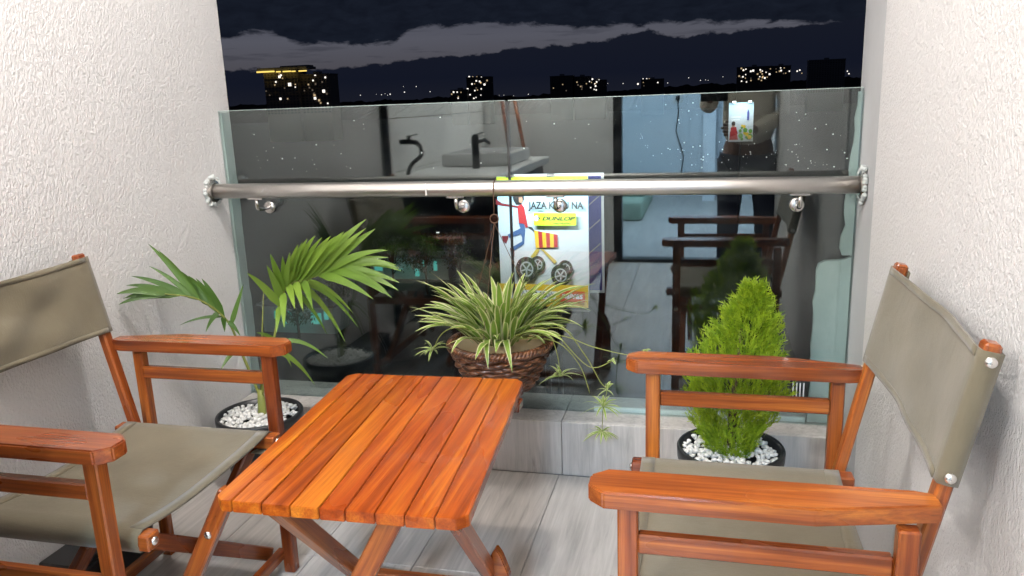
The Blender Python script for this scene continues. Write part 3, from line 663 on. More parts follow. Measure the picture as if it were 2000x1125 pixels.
def globe(e, c_, th0=20): lathe('globe', [(.1*math.sin(R(a)), .1*math.cos(R(a))) for a in range(th0, 180, 16)] + [(.001, -.1)], 'diffuser_warm', e, 32, c_)
e = empty('ceiling_lamp', (LAMP.x, LAMP.y, CZ)); tag(e, 'white globe lamp on the balcony ceiling above the table', 'lamp')
lathe('rose', [(.001, -.03), (.045, -.03), (.055, -.02), (.058, 0)], 'white_plastic', e); tube('stem', [(0, 0, -.03), (0, 0, -.07)], .03, 'white_plastic', e, 16); globe(e, (0, 0, LAMP.z-CZ))
e = empty('fill_globe_lamp', (FILL_LAMP.x, YB, FILL_LAMP.z)); tag(e, 'white globe lamp added for fill light on the back wall beside the sliding door', 'lamp')  # made-up fixture around the added fill light
r_ = lathe('rose', [(.001, .02), (.045, .02), (.055, .012), (.058, 0)], 'white_plastic', e); r_.rotation_euler = (-math.pi/2, 0, 0); tube('stem', [(0, .02, 0), (0, .07, 0)], .02, 'white_plastic', e, 16); globe(e, (0, FILL_LAMP.y-YB, 0))
e = empty('ceiling_lamp', (ROOM_LAMP.x, ROOM_LAMP.y, CZ)); tag(e, 'round cool white ceiling lamp of the room behind', 'lamp'); r_ = .28; h = CZ-ROOM_LAMP.z
lathe('rim', [(r_, 0), (r_+.015, -.005), (r_+.015, -h+.006), (r_, -h+.002), (r_-.004, -h+.006)], 'white_plastic', e)
lathe('diffuser', [(r_-.004, -h+.006), (r_*.6, -h+.004), (0.001, -h+.003)], mat('diffuser_cool', (.8, .8, .8), .5, emit=(.7, .85, 1), estr=6.0), e)

# ------------------------------------------------------------------ glass balustrade
GT, ZT = .012, 1.231
gb = empty('glass_balustrade', ((XL+XR)/2, 0, CT)); tag(gb, 'clear glass balustrade of two tall panels on the tiled curb', 'balustrade')
for x0, x1, lab in ((XL+.002, -.6185, 'left pane, mirroring the sink'), (-.6095, XR-.001, 'right pane, mirroring the photographer')):
    cx_ = (XL+XR)/2; o = box('glass_panel', (x0-cx_, -GT/2, .002), (x1-cx_, GT/2, ZT-CT), 'glass', gb); o['label'] = lab
    e = box('top_edge', (x0-cx_, -GT/2, ZT-CT+.0005), (x1-cx_, GT/2, ZT-CT+.0022), 'glass_edge', o); e.location -= o.location
box('joint_seal', (-.6180-cx_, -.003, .003), (-.6100-cx_, .003, ZT-CT-.001), 'black_plastic', gb)
# pale mortar smears where glass meets walls
def smear(name, pts_yz, x0, x1, label):
    bm = bmesh.new(); a = [bm.verts.new((x0, y, z)) for y, z in pts_yz]; b = [bm.verts.new((x1, y, z)) for y, z in pts_yz]; n = len(a)
    bm.faces.new(a); bm.faces.new(b[::-1])
    for i in range(n): bm.faces.new((a[i], b[i], b[(i+1) % n], a[(i+1) % n]))
    return tag(frombm(name, bm, 'pale_smear'), label, 'mortar')
rs = random.Random(4)
left_s = [(.0075, CT+.004)] + [(.0075, ZT-.006)] + [(.058 + rs.uniform(-.006, .006), ZT-.004-k*.045) for k in range(24) if ZT-.004-k*.045 > CT+.01] + [(.058, CT+.004)]
smear('mortar_strip', left_s, XL+.0005, XL+.006, 'pale green-grey mortar strip where the glass meets the left wall')
def front_patch(name, pts_xz, y0, y1, label):
    bm = bmesh.new(); a = [bm.verts.new((x, y0, z)) for x, z in pts_xz]; b = [bm.verts.new((x, y1, z)) for x, z in pts_xz]; n = len(a)
    bm.faces.new(a); bm.faces.new(b[::-1])
    for i in range(n): bm.faces.new((a[i], b[i], b[(i+1) % n], a[(i+1) % n]))
    return tag(frombm(name, bm, 'pale_smear'), label, 'mortar')
pts_ = [(XR-.002, CT+.004), (XR-.002, .735), (XR-.02, .727), (.40, .724), (.365, .722), (.346, .712), (.340, .69)]
z = .66
while z > CT+.03: pts_.append((.338 + rs.uniform(-.004, .004), z)); z -= .035
pts_.append((.336, CT+.004)); front_patch('mortar_patch', pts_, .010, .03, 'broad pale mortar patch behind the glass in the lower right corner')
pts_ = [(XR-.002, .74), (XR-.002, ZT-.01), (XR-.012, ZT-.01)]; z = ZT-.05
while z > .76: pts_.append((XR-.016 - .016*(1-(z-.74)/.5) + rs.uniform(-.007, .007), z)); z -= .035
front_patch('mortar_strip', pts_ + [(XR-.03, .74)], .009, .02, 'ragged pale mortar strip up the right end of the glass')
tag(box('glazing_bead', (-.35, .010, CT+.0005), (XR-.11, .022, CT+.016), 'white_plastic', None, .002), 'short white bead along the foot of the right glass panel', 'bead')
st_ = empty('glass_sticker', (.285, -.008, .27)); tag(st_, 'small sticker of four white lines low on the right glass panel', 'sticker')
for k in range(4): box('line', (k*.0105, -.001, 0), (k*.0105+.004, 0, .062), 'white_plastic', st_)
# handrail
RZ, RYY, RR = .964, -.09, .0253
hr = empty('handrail', ((XL+XR)/2, RYY, RZ)); tag(hr, 'brushed steel tube handrail running across the glass between both walls', 'handrail'); hx = (XR-XL)/2
nseg = 24
pv, pf = tube_geo([(-hx+.004, 0, 0), (-hx+.4, 0, 0), (0, 0, 0), (hx-.4, 0, 0), (hx-.004, 0, 0)], RR, 40)
pydata('rail_tube', pv, pf, 'steel', hr, True)
for s in (-1, 1):
    f = lathe('flange', [(RR+.001, .012), (RR+.006, .012), (RR+.012, .009), (.043, .007), (.047, .003), (.047, 0.0), (RR, 0)], 'steel_plain', hr, 40); f.rotation_euler = (0, -s*math.pi/2, 0); f.location = (s*(hx-.001), 0, 0)
    r_ = random.Random(9+s); parts = []
    for k in range(26):
        a = 6.283*k/26 + r_.uniform(-.1, .1); rr_ = r_.uniform(.043, .052); parts.append(ico((s*(hx-.004), rr_*math.cos(a), rr_*math.sin(a)), r_.uniform(.006, .011)))
    pydata('mortar_ring', *merge(parts), 'pale_smear', hr, True)
for x in (-1.484, -.771, -.448, .271):
    bx = x - (XL+XR)/2
    d = lathe('bracket_disc', [(.0005, .014), (.016, .014), (.0215, .011), (.0225, .004), (.0225, 0), (.0005, 0)], 'steel_plain', hr, 28); d.rotation_euler = (math.pi/2, 0, 0); d.location = (bx, -RYY-GT/2-.0002, .897-RZ)
    ob = tube('bracket_arm', [(bx, -RYY-.012, .897-RZ), (bx, -RYY-.05, .897-RZ), (bx, .012, .897-RZ+.002), (bx, .002, .905-RZ), (bx, 0, .92-RZ), (bx, 0, -RR-.001)], .0068, 'steel_plain', hr, 10)
    box('saddle', (bx-.028, -.011, -RR-.004), (bx+.028, .011, -RR+.003), 'steel_plain', hr, .001)
box('clamp_mark', (-.26, -RR-.0012, -.018), (-.255, -RR+.006, .02), 'white_plastic', hr, .001)

# ------------------------------------------------------------------ director's chairs
def chair():
    c_ = empty('folding_chair')
    for s in (-1, 1):
        o_ = s*.3445; i_ = s*.2655
        poly = [(.225, i_), (.25, i_+s*.022), (.25, o_-s*.022), (.225, o_), (-.078, o_), (-.25, s*.305), (-.25, i_+s*.004), (-.22, i_)]
        if s < 0: poly = poly[::-1]
        frombm('arm', prism_bm(poly, .626, .655, .003), 'wood', c_)
        beam('front_post', (.19, s*.305, 0), (.19, s*.305, .623), .030, .032, 'wood', c_, (1, 0, 0))
        beam('rear_post', (-.205, s*.318, 0), (-.205, s*.318, .623), .026, .030, 'wood', c_, (1, 0, 0))
        beam('side_rail', (.175, s*.308, .556), (-.190, s*.308, .556), .020, .033, 'wood', c_)
        beam('lower_rail', (.175, s*.308, .362), (-.190, s*.308, .362), .020, .031, 'wood', c_)
        beam('seat_rail', (.232, s*.235, .415), (-.235, s*.235, .415), .036, .034, 'wood', c_)
        beam('back_post', (-.200, s*.264, .38), (-.303, s*.264, .885), .028, .023, 'wood', c_, (1, 0, .26), .004)
        for (x, z) in ((.19, .36), (.19, .07), (-.205, .36), (-.205, .07)):
            b = lathe('bolt', [(.0005, .005), (.005, .0045), (.0085, .002), (.009, 0)], 'bolt', c_, 14); b.rotation_euler = (-s*math.pi/2, 0, 0); b.location = (x, s*(.3205 if x > 0 else .3315), z)
        for xx, k in ((.152, 0), (-.150, 1)):
            off = .013*s
            beam('cross_leg', (xx+off, s*.235, .415), (xx+off, -s*.285, .055), .022, .036, 'wood', c_)
        b = lathe('bolt', [(.0005, .005), (.005, .0045), (.0085, .002), (.009, 0)], 'bolt', c_, 14); b.rotation_euler = (0, math.pi/2, 0); b.location = (.233, s*.235, .415)
    for x in (.19, -.205): beam('foot_bar', (x - .02*(1 if x > 0 else -1), -.30, .055), (x - .02*(1 if x > 0 else -1), .30, .055), .02, .03, 'wood', c_, (0, 0, 1))
    return c_
def canvas(chair_, seed, wrinkle):
    rw = random.Random(seed); ph = [rw.uniform(0, 6.28) for _ in range(8)]
    # back panel: axis along the back posts
    a = V3((-.200, 0, .38)); ax = V3((-.103, 0, .505)); Ln = ax.length; ax.normalize(); nf = V3((ax.z, 0, -ax.x))   # forward normal
    path = [(-.245, -.0140), (-.265, -.0145), (-.2795, -.0135), (-.2815, 0), (-.2795, .0135), (-.265, .0145)]
    mid = 24; full = path + [(-.25 + .50*(k+.5)/mid, None) for k in range(mid)] + [(-u, n) for u, n in path[::-1]]
    s0, s1 = .300, .505; nz = 12; vs_, fs = [], []
    for j in range(nz+1):
        t = j/nz; s = s0 + (s1-s0)*t
        for (u, n) in full:
            if n is None:
                e = 1-(u/.256)**2; n2 = .0138 - .022*e*(.55+.45*t)
                n2 += wrinkle*e*(.004*math.sin(17*u+5*t+ph[0]) + .003*math.sin(31*u-9*t+ph[1]) + .0035*math.sin(9*t+12*u+ph[2]))
            else: n2 = n
            ss = s - .006*(1-(u/.285)**2)*(1 if t > .5 else -.5)
            vs_.append(a + ax*ss + nf*n2 + V3((0, u, 0)))
    m_ = len(full)
    for j in range(nz):
        for k in range(m_-1): fs.append((j*m_+k, j*m_+k+1, (j+1)*m_+k+1, (j+1)*m_+k))
    bk = pydata('back_canvas', vs_, fs, 'canvas', chair_, True); sd = bk.modifiers.new('s', 'SOLIDIFY'); sd.thickness = .0028; sd.offset = 0
    for (j0, j1) in ((0, 1), (nz-1, nz)):        # hems: doubled cloth along both edges
        hv = []; 
        for j in (j0, j1):
            hv += [V3(vs_[j*m_+k]) + nf*.0022 + ax*(.0 if j in (0, nz) else (-.004 if j == 1 else .004)) for k in range(5, m_-5)]
        q_ = m_-10; h = pydata('hem', hv, [(k, k+1, q_+k+1, q_+k) for k in range(q_-1)], 'canvas', bk, True); hs = h.modifiers.new('s', 'SOLIDIFY'); hs.thickness = .0022; hs.offset = 0
    for s in (-1, 1):
        for t in (.06, .93):
            p = a + ax*(s0+(s1-s0)*t) + V3((0, s*.2832, 0))
            b = lathe('snap_stud', [(.0005, .005), (.005, .0045), (.0075, .0025), (.0085, 0)], 'bolt', bk, 18); b.rotation_euler = (-s*math.pi/2, 0, 0); b.location = p
    # seat
    path = [(-.200, .3945), (-.225, .393), (-.250, .396), (-.2565, .412), (-.253, .430), (-.236, .4375)]
    mid = 20; full = path + [(-.22 + .44*(k+.5)/mid, None) for k in range(mid)] + [(-u, n) for u, n in path[::-1]]
    vs_, fs = [], []; nx = 14
    for j in range(nx+1):
        x = -.205 + .415*j/nx
        for (u, zz) in full:
            if zz is None: e = 1-(u/.236)**2; zz = .4375 - .016*e + wrinkle*.0015*e*math.sin(14*u+20*x+ph[4])
            vs_.append((x, u, zz))
    m_ = len(full)
    for j in range(nx):
        for k in range(m_-1): fs.append((j*m_+k, (j+1)*m_+k, (j+1)*m_+k+1, j*m_+k+1))
    se = pydata('seat_canvas', vs_, fs, 'canvas', chair_, True); sd = se.modifiers.new('s', 'SOLIDIFY'); sd.thickness = .0028; sd.offset = 0
    for (j0, j1) in ((0, 1), (nx-1, nx)):
        hv = [V3(vs_[j*m_+k]) + V3((0, 0, .0022)) for j in (j0, j1) for k in range(5, m_-5)]; q_ = m_-10
        h = pydata('hem', hv, [(k, q_+k, q_+k+1, k+1) for k in range(q_-1)], 'canvas', se, True); hs = h.modifiers.new('s', 'SOLIDIFY'); hs.thickness = .0022; hs.offset = 0
ch = chair()
def copy_tree(o, parent=None):
    c2 = o.copy(); COL.objects.link(c2); c2.parent = parent
    for k in list(o.children): copy_tree(k, c2)
    return c2
ch2 = copy_tree(ch)
canvas(ch, 1, 1.6); canvas(ch2, 2, .5)
ch.location = (-1.268, -1.08, 0)
ch2.location = (.086, -1.078, 0); ch2.rotation_euler.z = math.pi
tag(ch, 'wooden folding chair with wrinkled olive canvas back, left of the table', 'chair', 'folding canvas chairs')
tag(ch2, 'wooden folding chair with smooth olive canvas, right of the table against the right wall', 'chair', 'folding canvas chairs')

# ------------------------------------------------------------------ slatted table
TZ = .5
tb = empty('folding_table', (-.684, -.918, 0), R(0.0)); tag(tb, 'low folding table of nine orange varnished planks between the chairs', 'table')
P_ = [atZ(*p, TZ) for p in ((683, 729), (1024, 741), (413, 976), (910, 1017))]
base = V3(tb.location)
bl, brr, fl_, frr = [p - base for p in P_]
seams = [0, .082, .205, .322, .438, .541, .657, .770, .884, 1.0]
for i in range(9):
    g_ = .0010
    def lerp2(t): 
        b = bl.lerp(brr, t); f = fl_.lerp(frr, t); return b, f
    b0, f0 = lerp2(seams[i] + (g_/.51 if i else 0)); b1, f1 = lerp2(seams[i+1] - (g_/.51 if i < 8 else 0))
    poly = [f0, f1, b1, b0]; ch_ = .02
    if i == 0:
        poly = [f0 + V3((ch_, 0, 0)), f1, b1, b0 + V3((ch_, 0, 0)), b0 + V3((0, -ch_, 0)), f0 + V3((0, ch_, 0))]
    if i == 8:
        poly = [f0, f1 - V3((ch_, 0, 0)), f1 + V3((0, ch_, 0)), b1 - V3((0, ch_, 0)), b1 - V3((ch_, 0, 0)), b0]
    cen = (f0+f1+b0+b1)/4
    # local X along the plank
    mm = Matrix.Rotation(math.pi/2, 4, 'Z'); inv = mm.inverted()
    loc_poly = [(inv @ (p - cen)) for p in poly]
    zj = random.uniform(-.0008, .0008)
    o = frombm('plank', prism_bm([(p.x, p.y) for p in loc_poly], -.024, 0, .0014), 'wood_table', tb)
    o.matrix_basis = Matrix.Translation((cen.x, cen.y, TZ+zj)) @ mm
for y in (-.28, .28): beam('batten', (-.235, y, TZ-.037), (.235, y, TZ-.037), .05, .024, 'wood', tb)
def tl_(p): return V3(p) - base
beam('leg', tl_((-.935, -1.205, .474)), tl_((-1.185, -1.205, .01)), .026, .036, 'wood', tb, (1, 0, .5))
beam('leg', tl_((-.562, -1.205, .474)), tl_((-.815, -1.205, .01)), .028, .044, 'wood', tb, (1, 0, .5))
beam('leg', tl_((-.845, -1.215, .474)), tl_((-.845, -.795, .01)), .036, .040, 'wood', tb, (0, 1, 1))
beam('leg', tl_((-.452, -1.215, .474)), tl_((-.452, -.84, .03)), .030, .034, 'wood', tb, (0, 1, 1))
pp_ = [(-.028, 0), (.028, 0), (.028, .205), (.012, .25), (0, .268), (-.012, .25), (-.028, .205)]
o = frombm('foot_post', prism_bm(pp_, -.011, .011, .003), 'wood', tb); o.rotation_euler = (math.pi/2, 0, 0); o.location = tl_((-.432, -.985, .002))
beam('stretcher', tl_((-.845, -.80, .03)), tl_((-.44, -.80, .03)), .03, .03, 'wood', tb)
for p in ((-.993, -1.1915, .375),):
    b = lathe('bolt', [(.0005, .005), (.005, .0045), (.0085, .002), (.009, 0)], 'bolt', tb, 14); b.rotation_euler = (math.pi/2, 0, 0); b.location = tl_((-.988, -1.219, .375))

# ------------------------------------------------------------------ potted palm
def pot(name, c_, label, cat, r=.142, h=.25):
    root = empty(name, (c_[0], c_[1], 0)); tag(root, label, cat)
    lathe('pot', [(r*.72, 0), (r*.74, .005), (r*.9, h*.75), (r*.93, h*.86), (r*.99, h*.87), (r*1.0, h-.004), (r*.985, h), (r*.92, h), (r*.9, h-.03), (r*.86, h-.06), (.001, h-.06)], 'black_plastic', root, 48)
    rp = random.Random(len(label)); parts = []
    for k in range(420):
        a = rp.uniform(0, 6.283); q_ = r*.87*math.sqrt(rp.random()); v_, f_ = ico((0, 0, 0), 1.0)
        s = V3((rp.uniform(.006, .0105), rp.uniform(.006, .0105), rp.uniform(.004, .007))); e = Matrix.Rotation(rp.uniform(0, 3), 3, 'Z') @ Matrix.Rotation(rp.uniform(-.6, .6), 3, 'X')
        cc = V3((q_*math.cos(a), q_*math.sin(a), h-.022 + rp.uniform(0, .012) + .012*(1-q_/r)))
        parts.append(([cc + e @ V3((v.x*s.x, v.y*s.y, v.z*s.z)) for v in v_], f_))
    tag(pydata('pebbles', *merge(parts), 'pebble', root, True), kind='stuff')
    return root
pc = (-1.428, -.305)
pa = pot('potted_palm', pc, 'young palm in a black pot of white pebbles by the left wall', 'potted plant')
o3 = V3((pc[0], pc[1], 0))
def A(px, py, y): return atY(px, py, y) - o3
def curve_tube(name, pts, r0, r1, m_, par, n=7):
    k = len(pts); out = []
    for i in range(k-1):
        p0, p1, p2, p3 = pts[max(i-1, 0)], pts[i], pts[i+1], pts[min(i+2, k-1)]
        for j in range(6):
            t = j/6; out.append(.5*((2*p1) + (p2-p0)*t + (2*p0-5*p1+4*p2-p3)*t*t + (3*p1-p0-3*p2+p3)*t**3))
    out.append(pts[-1]); m2 = len(out)
    return tube(name, out, [r0+(r1-r0)*i/(m2-1) for i in range(m2)], m_, par, n), out
stem = [V3((0.01, 0, .22)), V3((0.012, 0, .27)), V3((.012, 0, .33))]
tube('trunk', stem, [.017, .014, .009], 'palm_stem', pa, 10)
z1 = lambda x, y: (x*.3556, 400+y*.3556)
def frond(rach, leaflets, m_, r0=.0055):
    _, pts = curve_tube('frond', [V3((.012, 0, .3))] + [A(px, py, y) for px, py, y in rach], r0, .0015, 'palm_stem', pa)
    fo = [c for c in pa.children if c.name.startswith('frond')][-1]
    for (bx, by, tx, ty, yt, wd, bend) in leaflets:
        b_ = min(pts, key=lambda p: (proj(p + o3) - V3((bx, by, 0))).length)
        tip = A(tx, ty, yt)
        if tip.x + o3.x < XL + .012: tip = atX(tx, ty, XL + .015) - o3
        mid = (b_+tip)/2 + V3((0, 0, bend)) 
        side = (tip-b_).cross(V3((.25, -1, .5))).normalized()
        blade('leaflet', blade_geo(b_, mid, tip, wid=wd, segs=10, prof=lambda t: min(1, .35+t*3.2)*max(0, 1-t**1.7)**.8, side=side, fold=.22), m_, fo)
    return fo
Lz = []
for (bx, by, tx, ty, yt, wd, bend) in [
    (1090,500,815,215,-.50,.026,.02),(1090,510,870,250,-.46,.022,.02),(1010,500,722,392,-.56,.022,.02),(905,490,640,490,-.62,.030,.02),(905,492,652,548,-.60,.026,.015),
    (1000,510,690,530,-.58,.022,.012),(1150,560,985,360,-.44,.026,.015),(1185,590,1035,390,-.42,.034,.015),(1230,610,1108,405,-.40,.026,.02),(1285,650,1338,435,-.33,.020,.0),
    (1190,590,1130,700,-.42,.020,.02),(1240,610,1235,700,-.38,.020,.015),(1180,660,985,662,-.46,.012,.02),(1320,800,1213,907,-.42,.022,.02),(1150,560,1040,470,-.36,.022,.01),(1260,630,1320,720,-.36,.018,.015)]:
    b_ = z1(bx, by); t_ = z1(tx, ty); Lz.append((*b_, *t_, yt, wd*.95, bend))
for a_, b_ in zip(Lz[:9], Lz[1:9]):
    q_ = [(x+y)/2 for x, y in zip(a_, b_)]; k_ = random.uniform(.86, 1.0); q_[2] = q_[0] + (q_[2]-q_[0])*k_; q_[3] = q_[1] + (q_[3]-q_[1])*k_; q_[5] *= .8; Lz.append(tuple(q_))
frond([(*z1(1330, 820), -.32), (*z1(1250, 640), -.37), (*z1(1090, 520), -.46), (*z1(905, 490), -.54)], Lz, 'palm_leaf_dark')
Rz = [(549,574,528,496,-.38,.030,.015),(545,581,521,518,-.40,.028,.015),(530,600,482,533,-.42,.028,.02),(555,562,552,500,-.36,.026,.01),(558,559,582,477,-.34,.032,.01),(566,556,600,466,-.33,.030,.015),(572,554,616,460,-.31,.028,.03),(582,552,646,461,-.30,.032,.02),(590,550,672,452,-.27,.034,.02),
      (599,548,715,428,-.22,.036,.02),(629,533,733,447,-.20,.036,.015),(644,529,784,530,-.22,.034,.055),(660,526,776,518,-.18,.028,.03),(640,530,760,503,-.18,.026,.03),(651,530,766,582,-.26,.032,.035),(660,528,778,567,-.24,.030,.03),(625,536,729,584,-.32,.030,.03),(672,525,780,552,-.24,.028,.02),
      (566,559,576,604,-.42,.026,.015),(580,553,592,607,-.42,.026,.02),(594,550,611,604,-.42,.026,.02),(549,574,555,640,-.42,.026,.015),(540,600,540,650,-.40,.022,.015),
      (570,556,674,667,-.20,.024,.09),(575,555,700,640,-.17,.02,.08),(590,550,690,612,-.17,.02,.05),(560,560,640,655,-.2,.02,.07)]
for a_, b_ in zip(Rz[3:17], Rz[4:18]):
    q_ = [(x+y)/2 for x, y in zip(a_, b_)]; k_ = random.uniform(.84, 1.02); q_[2] = q_[0] + (q_[2]-q_[0])*k_; q_[3] = q_[1] + (q_[3]-q_[1])*k_; q_[4] -= .03; q_[5] *= .8; Rz.append(tuple(q_))
frond([(530, 690, -.31), (540, 637, -.31), (558, 562, -.31), (600, 546, -.28), (645, 529, -.25), (690, 522, -.22)], Rz, 'palm_leaf')
frond([(520, 720, -.30), (535, 680, -.28), (560, 660, -.24)], [(535,685,615,752,-.22,.020,.06),(540,680,570,718,-.26,.016,.04),(550,670,640,700,-.2,.016,.05),(545,672,500,650,-.36,.016,.02)], 'palm_leaf', .004)
tube('spear_leaf', [V3((.012, 0, .3)), A(512, 650, -.31), A(515, 560, -.31)], [.004, .003, .0008], 'palm_stem', pa, 6)

# ------------------------------------------------------------------ potted dwarf conifer
cc_ = (.088, -.335)
co_ = pot('potted_conifer', cc_, 'bright green cone-shaped dwarf conifer in a black pot of white pebbles behind the right chair', 'potted plant', .15)
rc = random.Random(12)
tube('trunk', [(0, 0, .2), (.005, 0, .4), (.02, 0, .6)], [.014, .01, .003], 'bark', co_, 8)
CR = [(.22, .045), (.25, .062), (.33, .105), (.41, .130), (.46, .128), (.53, .108), (.58, .088), (.64, .056), (.68, .032), (.715, .010), (.735, .003)]
def crown_r(z): return lerp(CR, z)
geos = []
def spray(p, d, L_):
    side = d.cross(V3((rc.gauss(0, 1), rc.gauss(0, 1), rc.gauss(0, 1)))).normalized()
    geos.append(blade_geo(p, p+d*L_*.5, p+d*L_+V3((0, 0, .003)), .0034, 2, side=side, prof=lambda t: 1-.7*t))
    for k in range(4):
        t = .25+.2*k; q_ = p + d*L_*t; s = 1 if k % 2 else -1
        e = (d*.75 + side*s*.62 + V3((0, 0, .2))).normalized(); geos.append(blade_geo(q_, q_+e*L_*.22, q_+e*L_*.42, 0.0030, 1, side=d.cross(e).cross(e) if k else side, prof=lambda t: 1-.6*t))
for k in range(4600):
    z = .225 + (.712-.225)*rc.random()**1.15; a = rc.uniform(0, 6.283); R_ = crown_r(z)
    bumpy = 1 + .12*math.sin(a*3+z*21) + .11*math.sin(a*7-z*43) + .08*math.sin(a*13+z*90)
    r_ = R_*bumpy*(rc.uniform(.25, 1)**.45)
    lean = .045*max(0, z-.38)/.3
    p = V3((r_*math.cos(a)+lean, r_*math.sin(a), z))
    d = V3((math.cos(a)*.55 + rc.gauss(0, .28), math.sin(a)*.55 + rc.gauss(0, .28), .85 + rc.gauss(0, .22))).normalized()
    spray(p, d, rc.uniform(.014, .036))
tag(blades('foliage', geos, 'conifer_leaf', co_), kind='stuff')

# ------------------------------------------------------------------ hanging basket with spider plant
BC = atY(977, 668, -.178); BCx, BCy, RZ_ = BC.x, BC.y, .488
bk = empty('hanging_basket', (BCx, BCy, RZ_-.18)); tag(bk, 'brown wicker basket hung by wires from the handrail', 'basket')
def brad(t): return .088 + .068*t**.7       # t 0 bottom .. 1 rim
rows = 11
for i in range(rows):
    t = (i+.3)/rows; z = .032 + .140*t; pts = []; nn = 96; rw = random.Random(i)
    for k in range(nn):
        a = 6.283185*k/nn; pts.append(((brad(t) + .0048*math.sin(a*15 + math.pi*(i % 2)))*math.cos(a), (brad(t) + .0048*math.sin(a*15 + math.pi*(i % 2)))*math.sin(a), z + .0028*math.sin(a*15*.5 + i*2.1) + .0015*math.sin(a*3+i)))
    tube('weave_strand', pts, [.0078 + .0014*math.sin(k*.9+i) for k in range(nn)], 'wicker', bk, 7, True)
for s in (0, 1, 2):       # twisted rim
    pts = []
    for k in range(180):
        a = 6.283185*k/180; tw_ = a*26 + s*2.094; pts.append(((.158+.0085*math.cos(tw_))*math.cos(a), (.158+.0085*math.cos(tw_))*math.sin(a), .176+.0085*math.sin(tw_)))
    tube('rim_strand', pts, .0072, 'wicker', bk, 6, True)
lathe('liner', [(.001, .030), (brad(0)-.008, .031), (brad(.5)-.012, .10), (brad(1)-.010, .168), (brad(1)-.018, .172), (brad(1)-.03, .14), (.001, .14)], 'liner', bk, 40)
hk = V3((-.639, RYY, RZ)) - V3(bk.location); rg = V3((atY(965, 420, -.118).x, -.118, .872)) - V3(bk.location)
tube('hook', [hk + V3((0, .028, -.005)), hk + V3((0, .02, .02)), hk + V3((0, 0, .029)), hk + V3((0, -.021, .02)), hk + V3((0, -.029, 0)), hk + V3((0, -.028, -.05)), rg + V3((0, 0, .014))], .0018, 'wire', bk, 6)
tube('ring', [rg + V3((.0135*math.cos(a*.35), 0, .0135*math.sin(a*.35))) for a in range(18)], .002, 'wire', bk, 6, True)
for a in (2.6, 4.6, .3):
    e = V3((.158*math.cos(a), .158*math.sin(a), .176)); s0 = rg - V3((0, 0, .013)); pts = [s0.lerp(e, k/12) + V3((random.uniform(-.001, .001), 0, 0)) for k in range(13)]
    tube('hanger_wire', pts, .0011, 'wire', bk, 5)
    for k in (4, 8): tube('wire_loop', [pts[k] + V3((.004*math.cos(q_*.785), .002, .006*math.sin(q_*.785))) for q_ in range(8)], .0009, 'wire', bk, 4, True)
sp = empty('spider_plant', (BCx, BCy, RZ_-.012)); tag(sp, 'variegated spider plant with long cream-edged leaves in the hanging basket', 'plant')
rsd = random.Random(23)
def spider_leaf(base_, a, el_, L_, wd, droop, par, geos_=None, ysq=.42):
    h = V3((math.cos(a), math.sin(a), 0)); d = h*math.cos(el_) + V3((0, 0, math.sin(el_)))
    p1 = base_ + d*L_*.55; p2 = p1 + h*L_*.42*math.cos(el_*.5) + V3((0, 0, L_*(.30*math.sin(el_) - droop)))
    if geos_ is None:
        hd = math.hypot(p2.x, p2.y)
        if hd < .21: p2.z = max(p2.z, .055)
        else: p2.z = max(p2.z, -.005)
    def sq(p): return V3((p.x, p.y*ysq if p.y > 0 else p.y, p.z))
    g_ = blade_geo(sq(base_), sq(p1), sq(p2), wd, 10, prof=lambda t: (.55+.45*min(1, t*3))*(1-t**2.6)**.9 if t < 1 else .02, fold=.32, twist=rsd.uniform(-.5, .5))
    if geos_ is None: blade('leaf', g_, 'spider_leaf', par)
    else: geos_.append(g_)
for k in range(150):
    a = rsd.uniform(0, 6.283); u = rsd.random(); el_ = R(28 + 58*u); r0 = .085*math.sqrt(rsd.random())*(1.4-u)
    L_ = rsd.uniform(.19, .335)*(1.0 if u < .7 else .80)
    spider_leaf(V3((r0*math.cos(a), r0*math.sin(a)*.7, rsd.uniform(.005, .04))), a + rsd.uniform(-.4, .4), el_, L_, rsd.uniform(.020, .031), rsd.uniform(.05, .34)*(1-.5*u), sp)
for (tx, ty) in ((800, 610), (812, 632), (815, 655), (838, 562), (1155, 607), (1120, 655), (1140, 640), (905, 530), (925, 540), (1000, 530), (1030, 535)):   # the longest leaves
    tip = atY(tx, ty, -.21) - V3(sp.location); b_ = V3((.02*(1 if tip.x > 0 else -1), -.01, .01)); mid = b_*.45 + tip*.55 + V3((0, 0, .10 if ty > 555 else .02))
    blade('leaf', blade_geo(b_, mid, tip, .026, 12, prof=lambda t: (.55+.45*min(1, t*3))*(1-t**2.6)**.9 if t < 1 else .02, fold=.3), 'spider_leaf', sp)
for (bx, tx, tz) in ((.03, .085, -.02), (-.02, .012, -.012), (-.05, -.10, .03)):
    blade('leaf', blade_geo(V3((bx, -.05, .02)), V3(((bx+tx)/2, -.165, .10)), V3((tx, -.195, tz)), .024, 12, prof=lambda t: (.55+.45*min(1, t*3))*(1-t**2.6)**.9 if t < 1 else .02, fold=.3), 'spider_leaf', sp)
def plantlet(px, py, y, n, L_, seed, up=.35):
    c0 = atY(px, py, y) - V3(sp.location); gs = []; r_ = random.Random(seed)
    for k in range(n):
        a = 6.283*k/n*1.0 + r_.uniform(-.4, .4); e = r_.uniform(-.2, 1.1)*up/.35
        spider_leaf(c0, a, e, L_*r_.uniform(.7, 1.15), .0085, .35, None, gs, 1.0)
    blades('plantlet', gs, 'spider_leaf', sp); return c0
def runner(pts): curve_tube('runner', pts, .0018, .0012, 'palm_stem', sp, 6)
